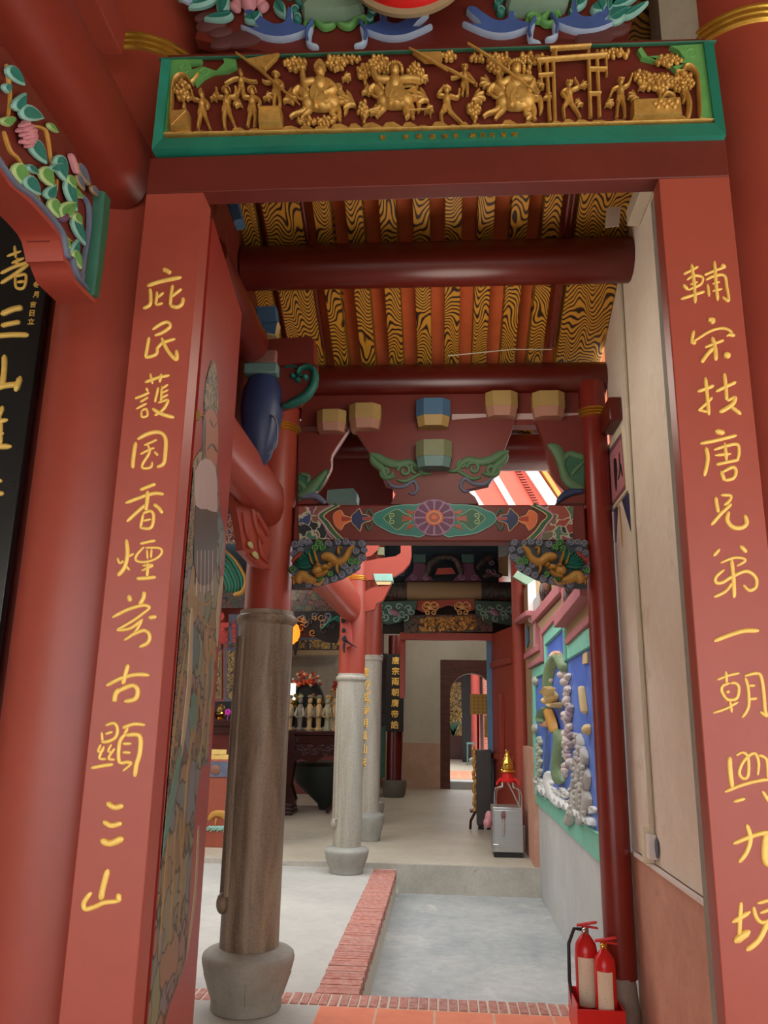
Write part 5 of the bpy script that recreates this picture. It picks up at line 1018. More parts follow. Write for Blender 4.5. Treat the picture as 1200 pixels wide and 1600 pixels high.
# ================================================================ DRAGON WALL
XD = XP(1.1)
dr = thing('dragon_relief', 'coloured dragon relief on blue in a stepped mint frame on the court wall', 'relief', (1.09, 7.8, .75))
m = MB(); m.plate(XD, [(834,1045),(853,1036),(852,988),(886,956),(889,1003),(956,962),(956,1362),(836,1250)], .022, 0, 0, back=0); build('mint_frame', m, MINT, dr, smooth=0)
m = MB(); m.plate(XD, [(839,1060),(859,1051),(858,1008),(888,980),(890,1033),(948,1000),(948,1305),(842,1239)], .0235, 0, 0, back=0); m.xf(lambda p: p)
m2 = mat_concrete('glazed_blue', (52, 88, 190), (98, 138, 214), 1.6, stain=(150, 178, 222), rough=.4); build('blue_panel', m, m2, dr, smooth=0)
for pts in ([(839,1060),(859,1051),(858,1008),(888,980),(890,1033),(948,1000)], [(842,1239),(948,1305)], [(839,1060),(842,1239)]):
    m = MB(); m.stroke(XD, pts, .8, .03, .02, 0, 0, (1, 1)); build('frame_lip', m, MINT, dr)
d1 = .03
m = MB(); m.stroke(XD, [(862,1085),(863,1062),(868,1040),(878,1026),(886,1036),(889,1050)], [4, 5, 6, 6, 5, 3], .065, d1); m.stroke(XD, [(880,1140),(882,1160),(879,1185),(878,1205),(883,1225)], [5, 7, 6, 6, 8], .065, d1); m.stroke(XD, [(864,1105),(859,1116),(856,1122),(860,1130)], [3, 4, 5, 3], .1, d1); build('green_dragon_body', m, mat_mosaic('green_scales', [(62, 112, 74), (84, 134, 92), (52, 96, 70)], 60, (1, 1, 1), (150, 160, 120), .1), dr)
m = MB(); m.stroke(XD, [(866,1108),(870,1120),(874,1132),(878,1146)], [3.5, 5, 5, 3], .06, d1 + .02); build('ochre_belly', m, OCHRE, dr)
m = MB(); m.blob(XD, 870, 1090, 7, 10, .09, 10, d1); m.blob(XD, 864, 1095, 4, 7, .09, 0, d1); m.stroke(XD, [(872,1088),(877,1082),(881,1075)], [2, 2, 1], .08, d1 + .05); m.stroke(XD, [(866,1084),(872,1078),(876,1073)], [2, 2, 1], .08, d1 + .05); m.stroke(XD, [(872,1100),(880,1104),(886,1098)], [3, 3, 1], .1, d1); build('dragon_head', m, CREAM, dr)
m = MB()
for k in range(11):
    a = math.radians(200 + k*16); cx, cy = 877 + 7*math.cos(a), 1040 + 15*math.sin(a); m.stroke(XD, [(cx, cy), (877 + 11*math.cos(a), 1040 + 23*math.sin(a))], [1.8, .6], .05, d1)
for k in range(5): m.stroke(XD, [(856+1.6*k, 1126), (855+1.8*k, 1136)], [1.2, .5], .05, d1)
build('orange_fin', m, paint('pale_orange_glaze', (222, 170, 132), .5, .14, 12), dr)
random.seed(3)
PCL = paint('pale_cloud_glaze', (188, 176, 170), .5, .2, 10, second=(226, 214, 206))
for k in range(30):
    t_ = k/29; x = 890 + random.uniform(-6, 6) + 4*t_; y = 1046 + 165*t_ + random.uniform(-4, 4); m = MB(); m.blob(XD, x, y, random.uniform(2.4, 3.6), random.uniform(5.5, 8.5), random.uniform(.025, .05), random.uniform(-15, 15), d1); m.spiral(XD, x, y, 3, 1.2, 60*k, .7, 0, d1+.025); build('pale_cloud', m, PCL, dr)
for k in range(12): m = MB(); m.blob(XD, 864 + random.uniform(-3, 3), 1052 + 5*k, 2, 5, .035, 0, d1); build('pale_cloud', m, PCL, dr)
MAU = paint('mauve_glaze', (158, 140, 150), .5, .2, 10)
for k in range(9): m = MB(); m.blob(XD, 897 + random.uniform(-3, 4), 1105 + 11*k + random.uniform(-4, 4), 2.8, 7, .045, random.uniform(-20, 20), d1); build('mauve_cloud', m, MAU, dr)
CGG = paint('coral_grey_glaze', (176, 174, 168), .6, .16, 20)
for (x, y, w_) in ((915,1160,5),(921,1180,6),(924,1210,7),(915,1230,8),(905,1245,8),(925,1245,8),(912,1195,4)): m = MB(); m.stroke(XD, [(x-12, y+44), (x-4, y+26), (x+1, y+4), (x-2, y-14)], [w_*.7, w_*.9, w_*.7, 1], .045, d1); [m.blob(XD, x-1+random.uniform(-3,3), y-10+9*q_, 1.6, 5, .03, 0, d1+.03) for q_ in range(5)]; build('grey_coral', m, CGG, dr)
m = MB()
for k in range(15):
    x = 846 + k*6.2; y = 1216 + (x-842)*.62 + 6*math.sin(k*1.7); m.spiral(XD, x, y, 6, 1.2, k*40, 2.4, 0, d1)
for k in range(12): x = 846 + k*7.5; m.stroke(XD, [(x, 1236 + (x-842)*.62), (x+4, 1226 + (x-842)*.62), (x+8, 1238 + (x-842)*.62)], [2, 3, 1], .06, d1 - .01)
m.stroke(XD, [(864,1205),(862,1222),(870,1245),(884,1262)], [3, 5, 6, 4], .05, d1)
build('white_wave', m, paint('wave_white_glaze', (206, 212, 212), .45, .1, 10, second=(232, 232, 226)), dr)
m = MB()
for k in range(16): m.blob(XD, 848 + 2*math.sin(k*2), 1155 + 5*k, 2.6, 5, .04, 0, d1)
m.blob(XD, 842, 1064, 2.5, 8, .05, 0, d1); m.blob(XD, 841.5, 1138, 2.5, 8, .05, 0, d1); build('left_reef', m, paint('reef_glaze', (170, 176, 160), .5, .2, 20), dr)
m = MB(); m.stroke(XD, [(917,1072),(919,1090),(922,1115)], [1.6, 2.4, 2.6], .04, d1); build('right_ornament', m, CREAM, dr); m = MB(); m.blob(XD, 926, 1140, 3.5, 9, .05, 0, d1); build('right_ornament', m, CREAM, dr); m = MB(); m.plate(XD, [(919,1022),(926,1018),(926,1036),(918,1038)], .04); build('right_ornament', m, CREAM, dr)
m = MB(); m.stroke(XD, [(862,1140),(860,1180),(858,1212)], [1.5, 4, 1.5], .03, d1 - .005); build('blue_fin', m, BLUE, dr)
# stepped pink mouldings along the wall head
RO = paint('dusty_rose_plaster', (170, 102, 104), .75, .1, 4)
ml = thing('wall_moulding', 'stepped dusty pink cornice mouldings above the mint frame of the dragon relief', 'moulding', (1.05, 7.8, 2.2))
def mould(p0, p1, hw, d, mt=RO, nm='moulding_band', up=True):
    a, b = XD.at(*p0), XD.at(*p1); m = MB(); hz = Vector((0, 0, hw))
    m.prism([a - hz, b - hz, b + hz, a + hz], [p + Vector((-d, 0, 0)) for p in (a - hz, b - hz, b + hz, a + hz)]); return build(nm, m, mt, ml, bev=.006)
for p0, p1, hw, d in (((826,1026),(848,1012),.035,.06),((831,1042),(853,1029),.03,.06),((840,968),(886,918),.05,.075),((850,990),(887,948),.03,.045),((889,972),(935,920),.05,.13),((891,1003),(935,961),.03,.045),((816,972),(838,958),.03,.12)): mould(p0, p1, hw, d)
for p0, p1, d in (((841,968),(846,1012),.055),((851,990),(853,1034),.045),((888,920),(890,972),.055)):
    a, b = XD.at(*p0), XD.at(*p1); m = MB(); y = (a.y+b.y)/2; m.box(1.1-d, 1.1, y-.05, y+.05, b.z, a.z); build('moulding_return', m, RO, ml, bev=.006)
a, b = XD.at(842, 945), XD.at(842, 1000)
m = MB(); m.plate(XD, [(843,975),(886,930),(887,945),(850,985)], .03, 0, 0, back=0); m.plate(XD, [(889,978),(935,930),(935,955),(891,996)], .03, 0, 0, back=0); m.plate(XD, [(828,1030),(849,1017),(852,1026),(831,1038)], .03, 0, 0, back=0); build('tan_recess', m, SAND, ml, smooth=0)
wc = thing('wall_corbel', 'white corbel with a pale green cap at the far end of the dragon wall', 'corbel', (1.15, 9.75, 2.7)); PW = YP(9.68); m = MB(); m.plate(PW, [(824,902),(836,900),(839,966),(836,976),(826,970)], .02, 0, 0, back=.05); build('white_body', m, WHITE, wc, smooth=0)
m = MB(); m.plate(PW, [(801,902),(812,887),(824,890),(838,904),(822,914)], .05, 0, 0, back=.05); build('green_cap', m, SAGE, wc, smooth=0)
m = MB(); m.plate(XD, [(844,960),(846,920),(880,880),(884,916)], .01, 0, 0, back=0); m.plate(XD, [(889,960),(889,905),(935,860),(935,915)], .01, 0, 0, back=0); build('upper_niche', m, SAND, ml, smooth=0)
for x, y in ((856,925),(862,915),(897,935),(899,915),(905,905)): m = MB(); m.ell(XD.at(x, y, .05), (.04, .06, .10)); m.ell(XD.at(x, y, .05)+Vector((0,0,.12)), (.03, .035, .04)); build('niche_figurine', m, FARPAINT, ml)
m = MB(); m.ell(W(825, 992, 10.2), (.03, .03, .12)); m.ell(W(824, 1005, 10.2), (.02, .02, .06)); o = build('blue_ornament', m, SBL); tag(o, 'small blue hanging ornament on the red post at the far end of the dragon wall', 'ornament')
# ================================================================ COLUMNS ROUND THE COURT
t = stone_column(-.985, 11.35, .14, 0, 2.36, 4.4, GRANITE2, 'stone column with gold characters standing right behind the grey court column', rr=.13, base_h=.36)
m = MB(); Pg = YP(11.2)
for i, ch in enumerate('雲切殿香朝風仙來'): m = MB(); put_glyph(m, ch, Vector((W(570, 1040, 11.2).x, 11.205, 2.2 - .17*i)), (1,.25,0), (0,0,1), .12, .006); build('gold_character', m, LETTER, t)
for i, ch in enumerate('丁卯吉月'): m = MB(); put_glyph(m, ch, Vector((W(578, 1040, 11.2).x, 11.21, 2.05 - .12*i)), (1,.3,0), (0,0,1), .07, .004); build('small_gold_character', m, LETTER, t)
stone_column(-1.10, 13.1, .135, 0, 2.52, 4.4, GRANITE2, 'farthest stone column of the row, mostly hidden behind the one with gold characters', rr=.125, base_h=.34)
c5 = thing('red_column', 'dark red column on a dark stone block, carrying a black board with gold characters', 'column', (-.98, 17.3, 0))
cx5 = W(617, 1150, 17.3).x; m = MB(); m.lathe([(.165, .33), (.165, 3.3)], cx5, 17.3, 32); build('shaft', m, DRED, c5)
m = MB(); m.lathe([(.20, 0), (.23, .06), (.26, .26), (.25, .33), (.15, .34)], cx5, 17.3, 12); build('stone_base', m, paint('dark_base_stone', (98, 94, 82), .7, .15, 8), c5)
b5 = thing('couplet_board', 'narrow black board with seven gold characters hung on the far dark red column', 'sign', (cx5, 17.1, 1.2))
zA, zB = W(617, 1022, 17.1).z, W(617, 1143, 17.1).z; hw5 = (W(631, 1080, 17.1).x - W(604, 1080, 17.1).x)/2; xc5 = W(617.5, 1080, 17.1).x
m = MB(); m.box(xc5-hw5, xc5+hw5, 17.09, 17.13, zB, zA); build('board', m, BLACKM, b5, bev=.004)
m = MB(); m.box(xc5-hw5-.12, xc5-hw5-.01, 17.2, 17.24, zB+.1, zA+.02); build('side_board', m, BLACK, b5)
for i, ch in enumerate('唐宗兩朝膺帝誥'):
    m = MB(); put_glyph(m, ch, Vector((xc5, 17.088, zA - .135 - (zA-zB-.27)*i/6)), (1,0,0), (0,0,1), .16, .012); build('gold_character', m, LETTER, b5)
m = MB(); m.box(xc5-hw5-.20, xc5-hw5-.03, 17.5, 17.54, .35, 1.4); o = build('green_door_panel', m, DGREEN); tag(o, 'dull green panel edge behind the far dark red column', 'panel')
# tie beam from the near stone column back to the court column, and its arms
m = MB(); pr = [(.12*math.copysign(abs(math.cos(a))**.8, math.cos(a)), .19*math.copysign(abs(math.sin(a))**.8, math.sin(a))) for a in [2*math.pi*i/24 for i in range(24)]]
m.prism([(-1.06+a, 5.2, 2.86+b) for a, b in pr], [(-1.06+a, 9.2, 2.86+b) for a, b in pr]); o = build('court_tie_beam', m, RED, smooth=50); tag(o, 'red rounded tie beam running over the court edge to the grey stone column', 'beam')
PK = YP(9.30)
ca = thing('column_bracket', 'red stepped bracket arms with a teal block on the right of the grey court column', 'bracket', (-.85, 9.33, 3.2))
RS = paint('rose_red_paint', (178, 78, 68), .5, .1, 4)
m = MB(); m.plate(PK, [(566,906),(566,878),(590,873),(618,869),(626,864),(626,846),(642,846),(643,867),(640,880),(630,892),(615,901),(590,906)], .0, 0, 0, back=.10); build('upper_arm', m, RED, ca, smooth=30)
m = MB(); m.plate(PK, [(566,926),(582,918),(611,913),(598,938),(588,943),(585,952),(566,957)], .0, 0, 0, back=.10); build('lower_arm', m, RED, ca, smooth=30)
m = MB(); m.plate(PK, [(583,897),(613,897),(614,909),(586,909)], .03, 1, 0, 0, back=.13); build('teal_block', m, TEALL, ca, smooth=30)
m = MB(); m.plate(PK, [(587,909),(612,909),(609,914),(590,914)], .02, 0, 0, 0, back=.12); build('cream_foot', m, CREAM, ca, smooth=0)
m = MB(); m.plate(PK, [(566,872),(566,846),(594,846),(590,860),(580,869)], .02, 0, 0, 0, back=.10); build('curved_arm', m, RED, ca, smooth=30)
m = MB(); m.plate(PK, [(590,855),(600,855),(600,867),(590,867)], .0, 0, 0, 0, back=.10); build('khaki_block', m, OLG, ca, smooth=0)
Pq = YP(9.15)
cs = thing('carved_drop', 'dark carved bracket with pink panel and little sprigs hanging under the court tie beam', 'bracket', (-1.1, 9.15, 2.3))
m = MB(); m.plate(Pq, [(533,962),(545,964),(549,985),(550,1008),(540,1012),(534,990)], .0, 0, 0, back=.06); build('board', m, RS, cs, smooth=0)
for x, y, r in ((533,958,4),(536,970,4),(537,985,4),(538,998,5)): m = MB(); m.blob(Pq, x, y, r*.8, r, .04, 0, 0); m.spiral(Pq, x, y, r*.7, 1.2, 40*x, 1.0, 0, .035); build('dark_scroll', m, BLACKM, cs)
m = MB(); m.stroke(Pq, [(540,1000),(548,1006),(558,1012)], [1.5, 1.2, .7], .02, 0); m.stroke(Pq, [(538,1002),(537,1012),(538,1020)], [2, 2, 1], .03, 0); build('dark_sprig', m, BLACKM, cs)
# ================================================================ HALL DOORWAY (header across the passage)
YH = 12.9; PH = YP(YH); zW = lambda py: W(700, py, YH).z
hd = thing('hall_header', 'painted header beam with carved brackets and a gold panel over the inner passage', 'beam', (.1, 13, 2.7))
xl, xr = W(598, 920, YH).x, W(806, 920, YH).x; rB = (zW(907)-zW(939))/2; zc = (zW(907)+zW(939))/2
m = MB(); xa, xb = W(636, 920, YH).x, W(752, 920, YH).x
m.tube([(xa, YH+.12, zc), (xb, YH+.12, zc)], rB, 24); build('painted_beam_middle', m, paint('faded_ochre_painting', (176, 146, 96), .7, .2, 3, second=(150, 132, 104)), hd, smooth=50)
for q0, q1 in ((xl, xa), (xb, xr)):
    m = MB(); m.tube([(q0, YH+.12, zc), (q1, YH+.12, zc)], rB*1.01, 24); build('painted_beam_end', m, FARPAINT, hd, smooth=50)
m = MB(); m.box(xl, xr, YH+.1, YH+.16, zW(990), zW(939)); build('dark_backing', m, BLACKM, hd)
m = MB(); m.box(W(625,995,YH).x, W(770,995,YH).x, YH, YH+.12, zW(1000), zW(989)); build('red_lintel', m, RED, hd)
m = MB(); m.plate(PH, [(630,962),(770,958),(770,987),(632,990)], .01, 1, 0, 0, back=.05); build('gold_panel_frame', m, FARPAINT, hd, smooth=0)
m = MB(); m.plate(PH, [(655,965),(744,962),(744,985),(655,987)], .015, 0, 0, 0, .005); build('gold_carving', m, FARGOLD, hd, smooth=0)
m = MB(); random.seed(8)
for k in range(60): m.blob(PH, random.uniform(658,742), random.uniform(966,985), random.uniform(1.5,3), random.uniform(1.5,4), .03, random.uniform(0,90), .018, seg=7, rings=2)
build('gold_figurine_relief', m, GOLD, hd)
m = MB(); m.plate(PH, [(650,939),(742,936),(742,952),(733,956),(716,950),(700,946),(690,950),(662,957),(650,952)], .02, 0, 0, 0); build('scalloped_board', m, RED, hd, smooth=0)
for cx in (673, 723):
    m = MB(); m.blob(PH, cx, 949, 5, 4, .03, 0, .02)
    for s_ in (-1, 1): m.spiral(PH, cx+s_*6, 946, 7, 1.3, 90, 1.5, 0, .02, s_); m.spiral(PH, cx+s_*4, 957, 4.5, 1.2, 270, 1.3, 0, .02, s_); m.stroke(PH, [(cx+s_*11,943),(cx+s_*12,950),(cx+s_*6,956)], [1.2,1.3,1], .02, .02)
    build('gilt_cloud_ornament', m, paint('pale_gilt', (220, 180, 110), .45, .16, 30, metal=.2), hd)
for f, pts in ((1, [(595,940),(652,938),(651,950),(644,960),(632,964),(626,972),(606,976),(595,972)]), (-1, [(740,938),(805,940),(805,978),(792,976),(770,972),(758,966),(744,958)])):
    m = MB(); m.plate(YP(YH-.06), pts, .02, 1, 0, 0, back=.05); random.seed(4)
    cx = 618 if f == 1 else 775
    for k in range(11): m.spiral(YP(YH-.08), cx - 26 + 5.2*k, 948 + 8*(k % 3) + (3 if k % 2 else 0), 6, 1.1, 60*k, 1.3, 1, .0, f if k % 2 else -f)
    m.blob(YP(YH-.08), cx - 2, 957, 9, 5, .05, 20, 0, 2); build('teal_openwork_bracket', m, [paint('dim_teal', (58, 92, 82), .6, .2, 10) if f == 1 else MATS['dim_teal'], TEALL, LILAC], hd, smooth=30)
for cx in (656, 731):
    m = MB(); m.plate(PH, [(cx-10,866),(cx+10,866),(cx+10,880),(cx-10,880)], .04, 1, 0, 0, back=.1); build('teal_block', m, paint('dim_teal_block', (70, 104, 96), .6, .1, 5) if cx == 656 else MATS['dim_teal_block'], hd, smooth=0)
    m = MB(); m.plate(PH, [(cx-9,880),(cx+9,880),(cx+11,893),(cx+22,907),(cx-24,908),(cx-11,893)], .03, 1, 0, 0, back=.08); m.spiral(PH, cx-10, 902, 5, 1.2, 0, 1.2, 1, .03); m.spiral(PH, cx+10, 902, 5, 1.2, 180, 1.2, 1, .03, -1); build('plum_carved_support', m, [PLUM, LILAC], hd, smooth=30)
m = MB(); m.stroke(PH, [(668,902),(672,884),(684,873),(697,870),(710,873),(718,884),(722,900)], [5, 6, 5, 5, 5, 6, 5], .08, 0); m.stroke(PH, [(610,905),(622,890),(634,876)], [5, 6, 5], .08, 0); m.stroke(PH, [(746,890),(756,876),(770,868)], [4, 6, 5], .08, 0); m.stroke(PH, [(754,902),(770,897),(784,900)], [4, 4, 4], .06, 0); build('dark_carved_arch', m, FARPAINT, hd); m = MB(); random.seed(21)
for k in range(16): m.spiral(PH, random.choice((random.uniform(664,726), random.uniform(612,636), random.uniform(748,782))), random.uniform(874,900), random.uniform(3,5), 1.2, random.uniform(0,360), .9, k % 3, .06, random.choice((-1,1)))
build('painted_scrollwork', m, [SLATE, MATS['dim_teal'], LILAC], hd)
m = MB(); m.plate(PH, [(684,888),(706,887),(712,896),(680,897)], .0, 0, 0, 0, back=.08); build('pink_block', m, RS, hd, smooth=0)
m = MB(); m.box(xl, xr-.25, YH+.3, YH+.34, zW(908), 4.43); build('blue_wall_board', m, MATS['dark_blue_board'], hd)
m = MB(); m.box(W(625,970,YH).x, W(633,970,YH).x, YH+.17, YH+.3, 1.9, zW(940)); o = build('header_post', m, RED); tag(o, 'short red post left of the gold panel in the header', 'post')
# red door leaf on the right of the passage with a blue edge
dl = thing('door_leaf', 'far red battened door leaf with a blue edge, standing open behind the steel cabinet', 'door', (.92, 12.2, 0))
d0, d1_ = W(769, 1100, 12.95), W(806, 1100, 11.6); A_, B_ = Vector((d0.x, 12.95, 0)), Vector((d1_.x, 11.6, 0)); dd = (B_-A_).normalized(); nn = Vector((dd.y, -dd.x, 0)); nn = -nn if nn.x > 0 else nn
zt = W(788, 984, 12.2).z
m = MB(); q = [A_, B_, B_-nn*.04, A_-nn*.04]; m.prism([p+Vector((0,0,.02)) for p in q], [p+Vector((0,0,zt)) for p in q]); build('panel', m, RED, dl)
m = MB(); m.box(A_.x-.075, A_.x+.0, 12.96, 13.02, .0, zt); build('blue_edge', m, paint('door_edge_blue', (86, 138, 172), .5, .08, 4), dl)
L_ = (B_-A_).length
for z, s0, s1 in ((W(788,1036,12.3).z, .05, .95), (W(788,1184,12.3).z, .05, .95)):
    m = MB(); c = A_ + dd*(L_*(s0+s1)/2) + nn*.02 + Vector((0,0,z)); m.obox(c, dd*(L_*(s1-s0)/2), nn*.025, (0,0,.04)); build('batten', m, RED, dl, bev=.006)
zb_, zt_ = W(788,1195,12.3).z, W(788,1085,12.3).z; m = MB(); c = A_ + dd*L_*.5 + nn*.035 + Vector((0,0,(zb_+zt_)/2)); m.obox(c, dd*.05, nn*.035, (0,0,(zt_-zb_)/2)); build('locking_bar', m, RED, dl, bev=.008)
rc = thing('red_post', 'red round post on a pale stone foot at the far end of the dragon wall', 'column', (1.03, 11.0, 0))
xp = W(815, 1100, 11.0).x; m = MB(); m.lathe([(.105, .30), (.105, 4.4)], xp, 11.0, 28); build('shaft', m, RED, rc)
m = MB(); m.box(xp-.05, 1.17, 10.86, 11.14, 0, .30); build('stone_foot', m, CONCW, rc, bev=.01)
m = MB(); m.plate(YP(13.2), [(774,872),(794,868),(794,900),(776,899)], .0, 0, 0, 0, back=.03); build('lit_opening_patch', m, CREAM, hd, smooth=0)  # cream plate stands in for the light in an opening
m = MB(); m.plate(YP(13.2), [(776,966),(796,964),(796,986),(776,986)], .0, 0, 0, 0, back=.03); build('pale_transom', m, WHITE, hd, smooth=0)
# ================================================================ STEEL CABINET WITH RACK AND BRASS BELL
fx0, fx1 = W(772, 1300, 10.3).x, W(818, 1300, 10.3).x; fz1 = W(795, 1262, 10.3).z
fr = thing('steel_cabinet', 'small stainless steel cabinet with a vertical handle standing on the platform', 'cabinet', ((fx0+fx1)/2, 10.5, 0))
m = MB(); m.box(fx0-.015, fx1, 10.32, 10.72, .05, fz1); build('body', m, STEEL, fr, bev=.008)
m = MB(); m.box(fx0+.0, fx1-.004, 10.295, 10.32, .06, fz1-.03); dor = build('door', m, STEEL, fr, bev=.006)
hx_ = W(787, 1285, 10.28).x; m = MB(); m.tube([(hx_, 10.29, fz1-.10), (hx_, 10.265, fz1-.12), (hx_, 10.265, fz1-.30), (hx_, 10.29, fz1-.32)], .011, 8); build('handle', m, STEELB, dor)
m = MB(); m.ell((hx_, 10.29, fz1-.09), (.03, .008, .055)); build('lock_plate', m, paint('maroon_plate', (128, 84, 88), .4, .1, 8), dor)
m = MB(); m.tube([(fx0-.01, 10.29, fz1-.42), (fx0+.05, 10.27, fz1-.42)], .008, 8); m.ell((fx0+.05, 10.27, fz1-.42), .012); build('latch', m, STEELB, fr)
m = MB(); m.box(fx0, fx1-.01, 10.31, 10.70, 0, .05); build('plinth', m, RUBBER, fr)
m = MB(); m.ell((fx0-.05, 10.5, fz1-.16), (.05, .07, .10)); m.ell((fx0-.07, 10.48, fz1-.2), (.05, .06, .06)); o = build('pink_cloth', m, PINK); tag(o, 'crumpled pink cloth hanging at the left side of the steel cabinet', 'cloth')
rk = thing('bell_rack', 'bright steel bent-tube rack with a red collar on top of the steel cabinet', 'rack', ((fx0+fx1)/2, 10.5, fz1))
rcx = W(793, 1215, 10.5).x; ztop = W(793, 1222, 10.5).z
for sx, sy in ((-1,-1),(1,-1),(-1,1),(1,1)):
    m = MB(); X1 = rcx + sx*.155; m.tube([(X1, 10.5+sy*.13, fz1), (X1, 10.5+sy*.13, fz1+.14), (X1-sx*.015, 10.5+sy*.12, fz1+.20), (rcx+sx*.07, 10.5+sy*.05, ztop-.06), (rcx+sx*.065, 10.5+sy*.045, ztop+.02)], .0105, 8); build('leg', m, STEELB, rk)
m = MB(); m.tube([(rcx+.13, 10.36, fz1+.01), (rcx-.01, 10.42, ztop+.02)], .011, 8); build('brace', m, STEELB, rk)
m = MB(); m.lathe([(.10, ztop), (.105, ztop+.02), (.075, ztop+.05), (.07, ztop+.11), (.03, ztop+.115)], rcx, 10.5, 24); 
for sx in (-1, 1): m.tube([(rcx+sx*.08, 10.47, ztop+.05), (rcx+sx*.13, 10.45, ztop-.0), (rcx+sx*.14, 10.44, ztop-.03)], .014, 8)
build('red_collar', m, FIRE, rk)
bl_ = thing('brass_finial', 'polished brass pagoda-shaped bell standing on the red collar of the steel rack', 'bell', (rcx, 10.5, ztop+.116)); z = ztop+.116
m = MB(); m.lathe([(.085, z), (.095, z+.012), (.09, z+.03), (.068, z+.04), (.076, z+.06), (.08, z+.085), (.068, z+.125), (.046, z+.165), (.032, z+.19), (.036, z+.205), (.026, z+.22), (.024, z+.245), (.028, z+.255), (.010, z+.27)], rcx, 10.5, 28); build('bell_body', m, BRASS, bl_)
# ================================================================ DARK CABINET, SIGN AND THINGS BEYOND
cb2 = thing('lacquer_cabinet', 'dark lacquered cabinet side with gilded carved front edge, left of the far red door', 'cabinet', (.63, 12.85, 0))
tx0, tx1 = W(745, 1250, 12.7).x, W(769, 1250, 12.7).x; tz = W(757, 1172, 12.7).z
m = MB(); m.box(tx0, tx1, 12.7, 12.94, .06, tz); build('body', m, paint('grey_black_lacquer', (58, 54, 52), .35, .2, 4), cb2, bev=.012)
m = MB(); m.box(tx0+.02, tx0+.1, 12.71, 12.8, 0, .06); m.box(tx1-.08, tx1, 12.71, 12.8, 0, .06); build('foot', m, BLACKM, cb2)
m = MB(); random.seed(2)
for k in range(16): m.ell((tx0-.03+.015*math.sin(k*2), 12.74+.05*random.random(), .25+.06*k), (.03, .03, .05), 8, 5)
build('gilded_carving', m, GOLD, cb2)
m = MB(); m.tube([(tx0-.02, 12.75, .25), (tx0-.09, 12.75, .12), (tx0-.10, 12.75, .0)], .02, 8); build('curved_leg', m, ROSEWOOD, cb2)
sg = thing('yellow_notice', 'yellow notice board with faint brown writing on a thin stand behind the dark cabinet', 'sign', (.62, 15, 0))
s0, s1 = W(735, 1116, 15), W(770, 1085, 15); SG = paint('yellow_card', (206, 170, 84), .6, .08, 5)
m = MB(); m.box(s0.x, s1.x, 15, 15.03, s0.z, s1.z); build('board', m, SG, sg)
m = MB()
for r_ in range(5):
    for k in range(5): cx = s0.x + .07 + .075*k; cz = s1.z - .06 - .065*r_; m.box(cx-.02, cx+.02, 14.995, 15.0, cz-.006, cz+.006); m.box(cx-.005, cx+.005, 14.995, 15.0, cz-.02, cz+.02)
build('brown_writing', m, paint('faded_brown_ink', (160, 124, 60), .6, .1, 8), sg, smooth=0)
m = MB(); q0, q1 = W(757, 1152, 15), W(771, 1118, 15); m.box(q0.x, q1.x, 15, 15.03, q0.z, q1.z); build('lower_card', m, SG, sg)
m = MB(); m.tube([(.66, 15.05, 0), (.66, 15.05, s1.z)], .02, 8); m.box(.5, .82, 14.9, 15.2, 0, .03); build('stand', m, ROSEWOOD, sg)
# ---- second court and hall beyond the arch
m = MB(); m.box(-3, 4, 22.6, 25.9, .002, .012); struct('floor_far_tiles', m, TERRA)
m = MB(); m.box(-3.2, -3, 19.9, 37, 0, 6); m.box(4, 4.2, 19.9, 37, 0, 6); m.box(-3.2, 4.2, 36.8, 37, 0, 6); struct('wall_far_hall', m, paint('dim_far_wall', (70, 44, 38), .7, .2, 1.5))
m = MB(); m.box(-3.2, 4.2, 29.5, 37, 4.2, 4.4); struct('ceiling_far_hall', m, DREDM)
fc = thing('far_red_column', 'red column far away beyond the arch, right of the opening', 'column', (1.3, 29.6, 0)); x = W(743, 1120, 29.6).x; m = MB(); m.lathe([(.16, .25), (.16, 4.2)], x, 29.6, 20); build('shaft', m, RS, fc); m = MB(); m.lathe([(.2, 0), (.26, .18), (.16, .25)], x, 29.6, 20); build('stone_foot', m, CONCW, fc)
m = MB(); x0, x1 = W(755, 1080, 27).x, W(761, 1080, 27).x; m.box(x0, x1+.25, 27, 27.4, 0, 4.6); o = build('brick_pier', m, REDBRICK); tag(o, 'red brick pier beyond the arch at its right edge', 'pier')
m = MB(); x0, x1 = W(738, 1080, 30.5).x, W(740.5, 1080, 30.5).x; m.box(x0, x1, 30.5, 30.55, .8, 4); o = build('white_strip', m, WHITE); tag(o, 'thin white strip beside the far red column beyond the arch', 'trim')
st = thing('metal_stool', 'grey metal stool beyond the arch, in front of the far red column', 'stool', (1.15, 29, 0)); x0, x1 = W(729, 1170, 29).x, W(741, 1170, 29).x; hz = W(735, 1160, 29).z
m = MB(); m.box(x0, x1, 28.9, 29.2, hz-.06, hz); build('seat', m, GBL, st, bev=.01)
for x in (x0+.03, x1-.03):
    for y in (28.93, 29.17): m = MB(); m.tube([(x, y, 0), (x, y, hz-.05)], .025, 6); build('leg', m, GBL, st)
fa = thing('far_altar', 'dim altar with gilded statue and potted plants far away beyond the arch', 'altar', (.5, 33, 0))
x0, x1 = W(702, 1100, 33).x, W(722, 1100, 33).x
m = MB(); m.box(x0-.3, x1, 33, 34, 0, W(712, 1150, 33).z); build('altar_table', m, ROSEWOOD, fa)
m = MB(); m.box(x0-.4, x1, 34.2, 34.3, W(712,1150,33).z, W(712, 1066, 34).z); build('gilded_screen', m, FARGOLD, fa)
m = MB(); zz_ = W(712, 1120, 33.2).z
for k in range(9): m.ell((x0+.05+.06*k, 33.3, zz_+.12*math.sin(k*1.9)), (.09, .08, .14), 8, 5)
build('statue', m, FARGOLD, fa)
m = MB()
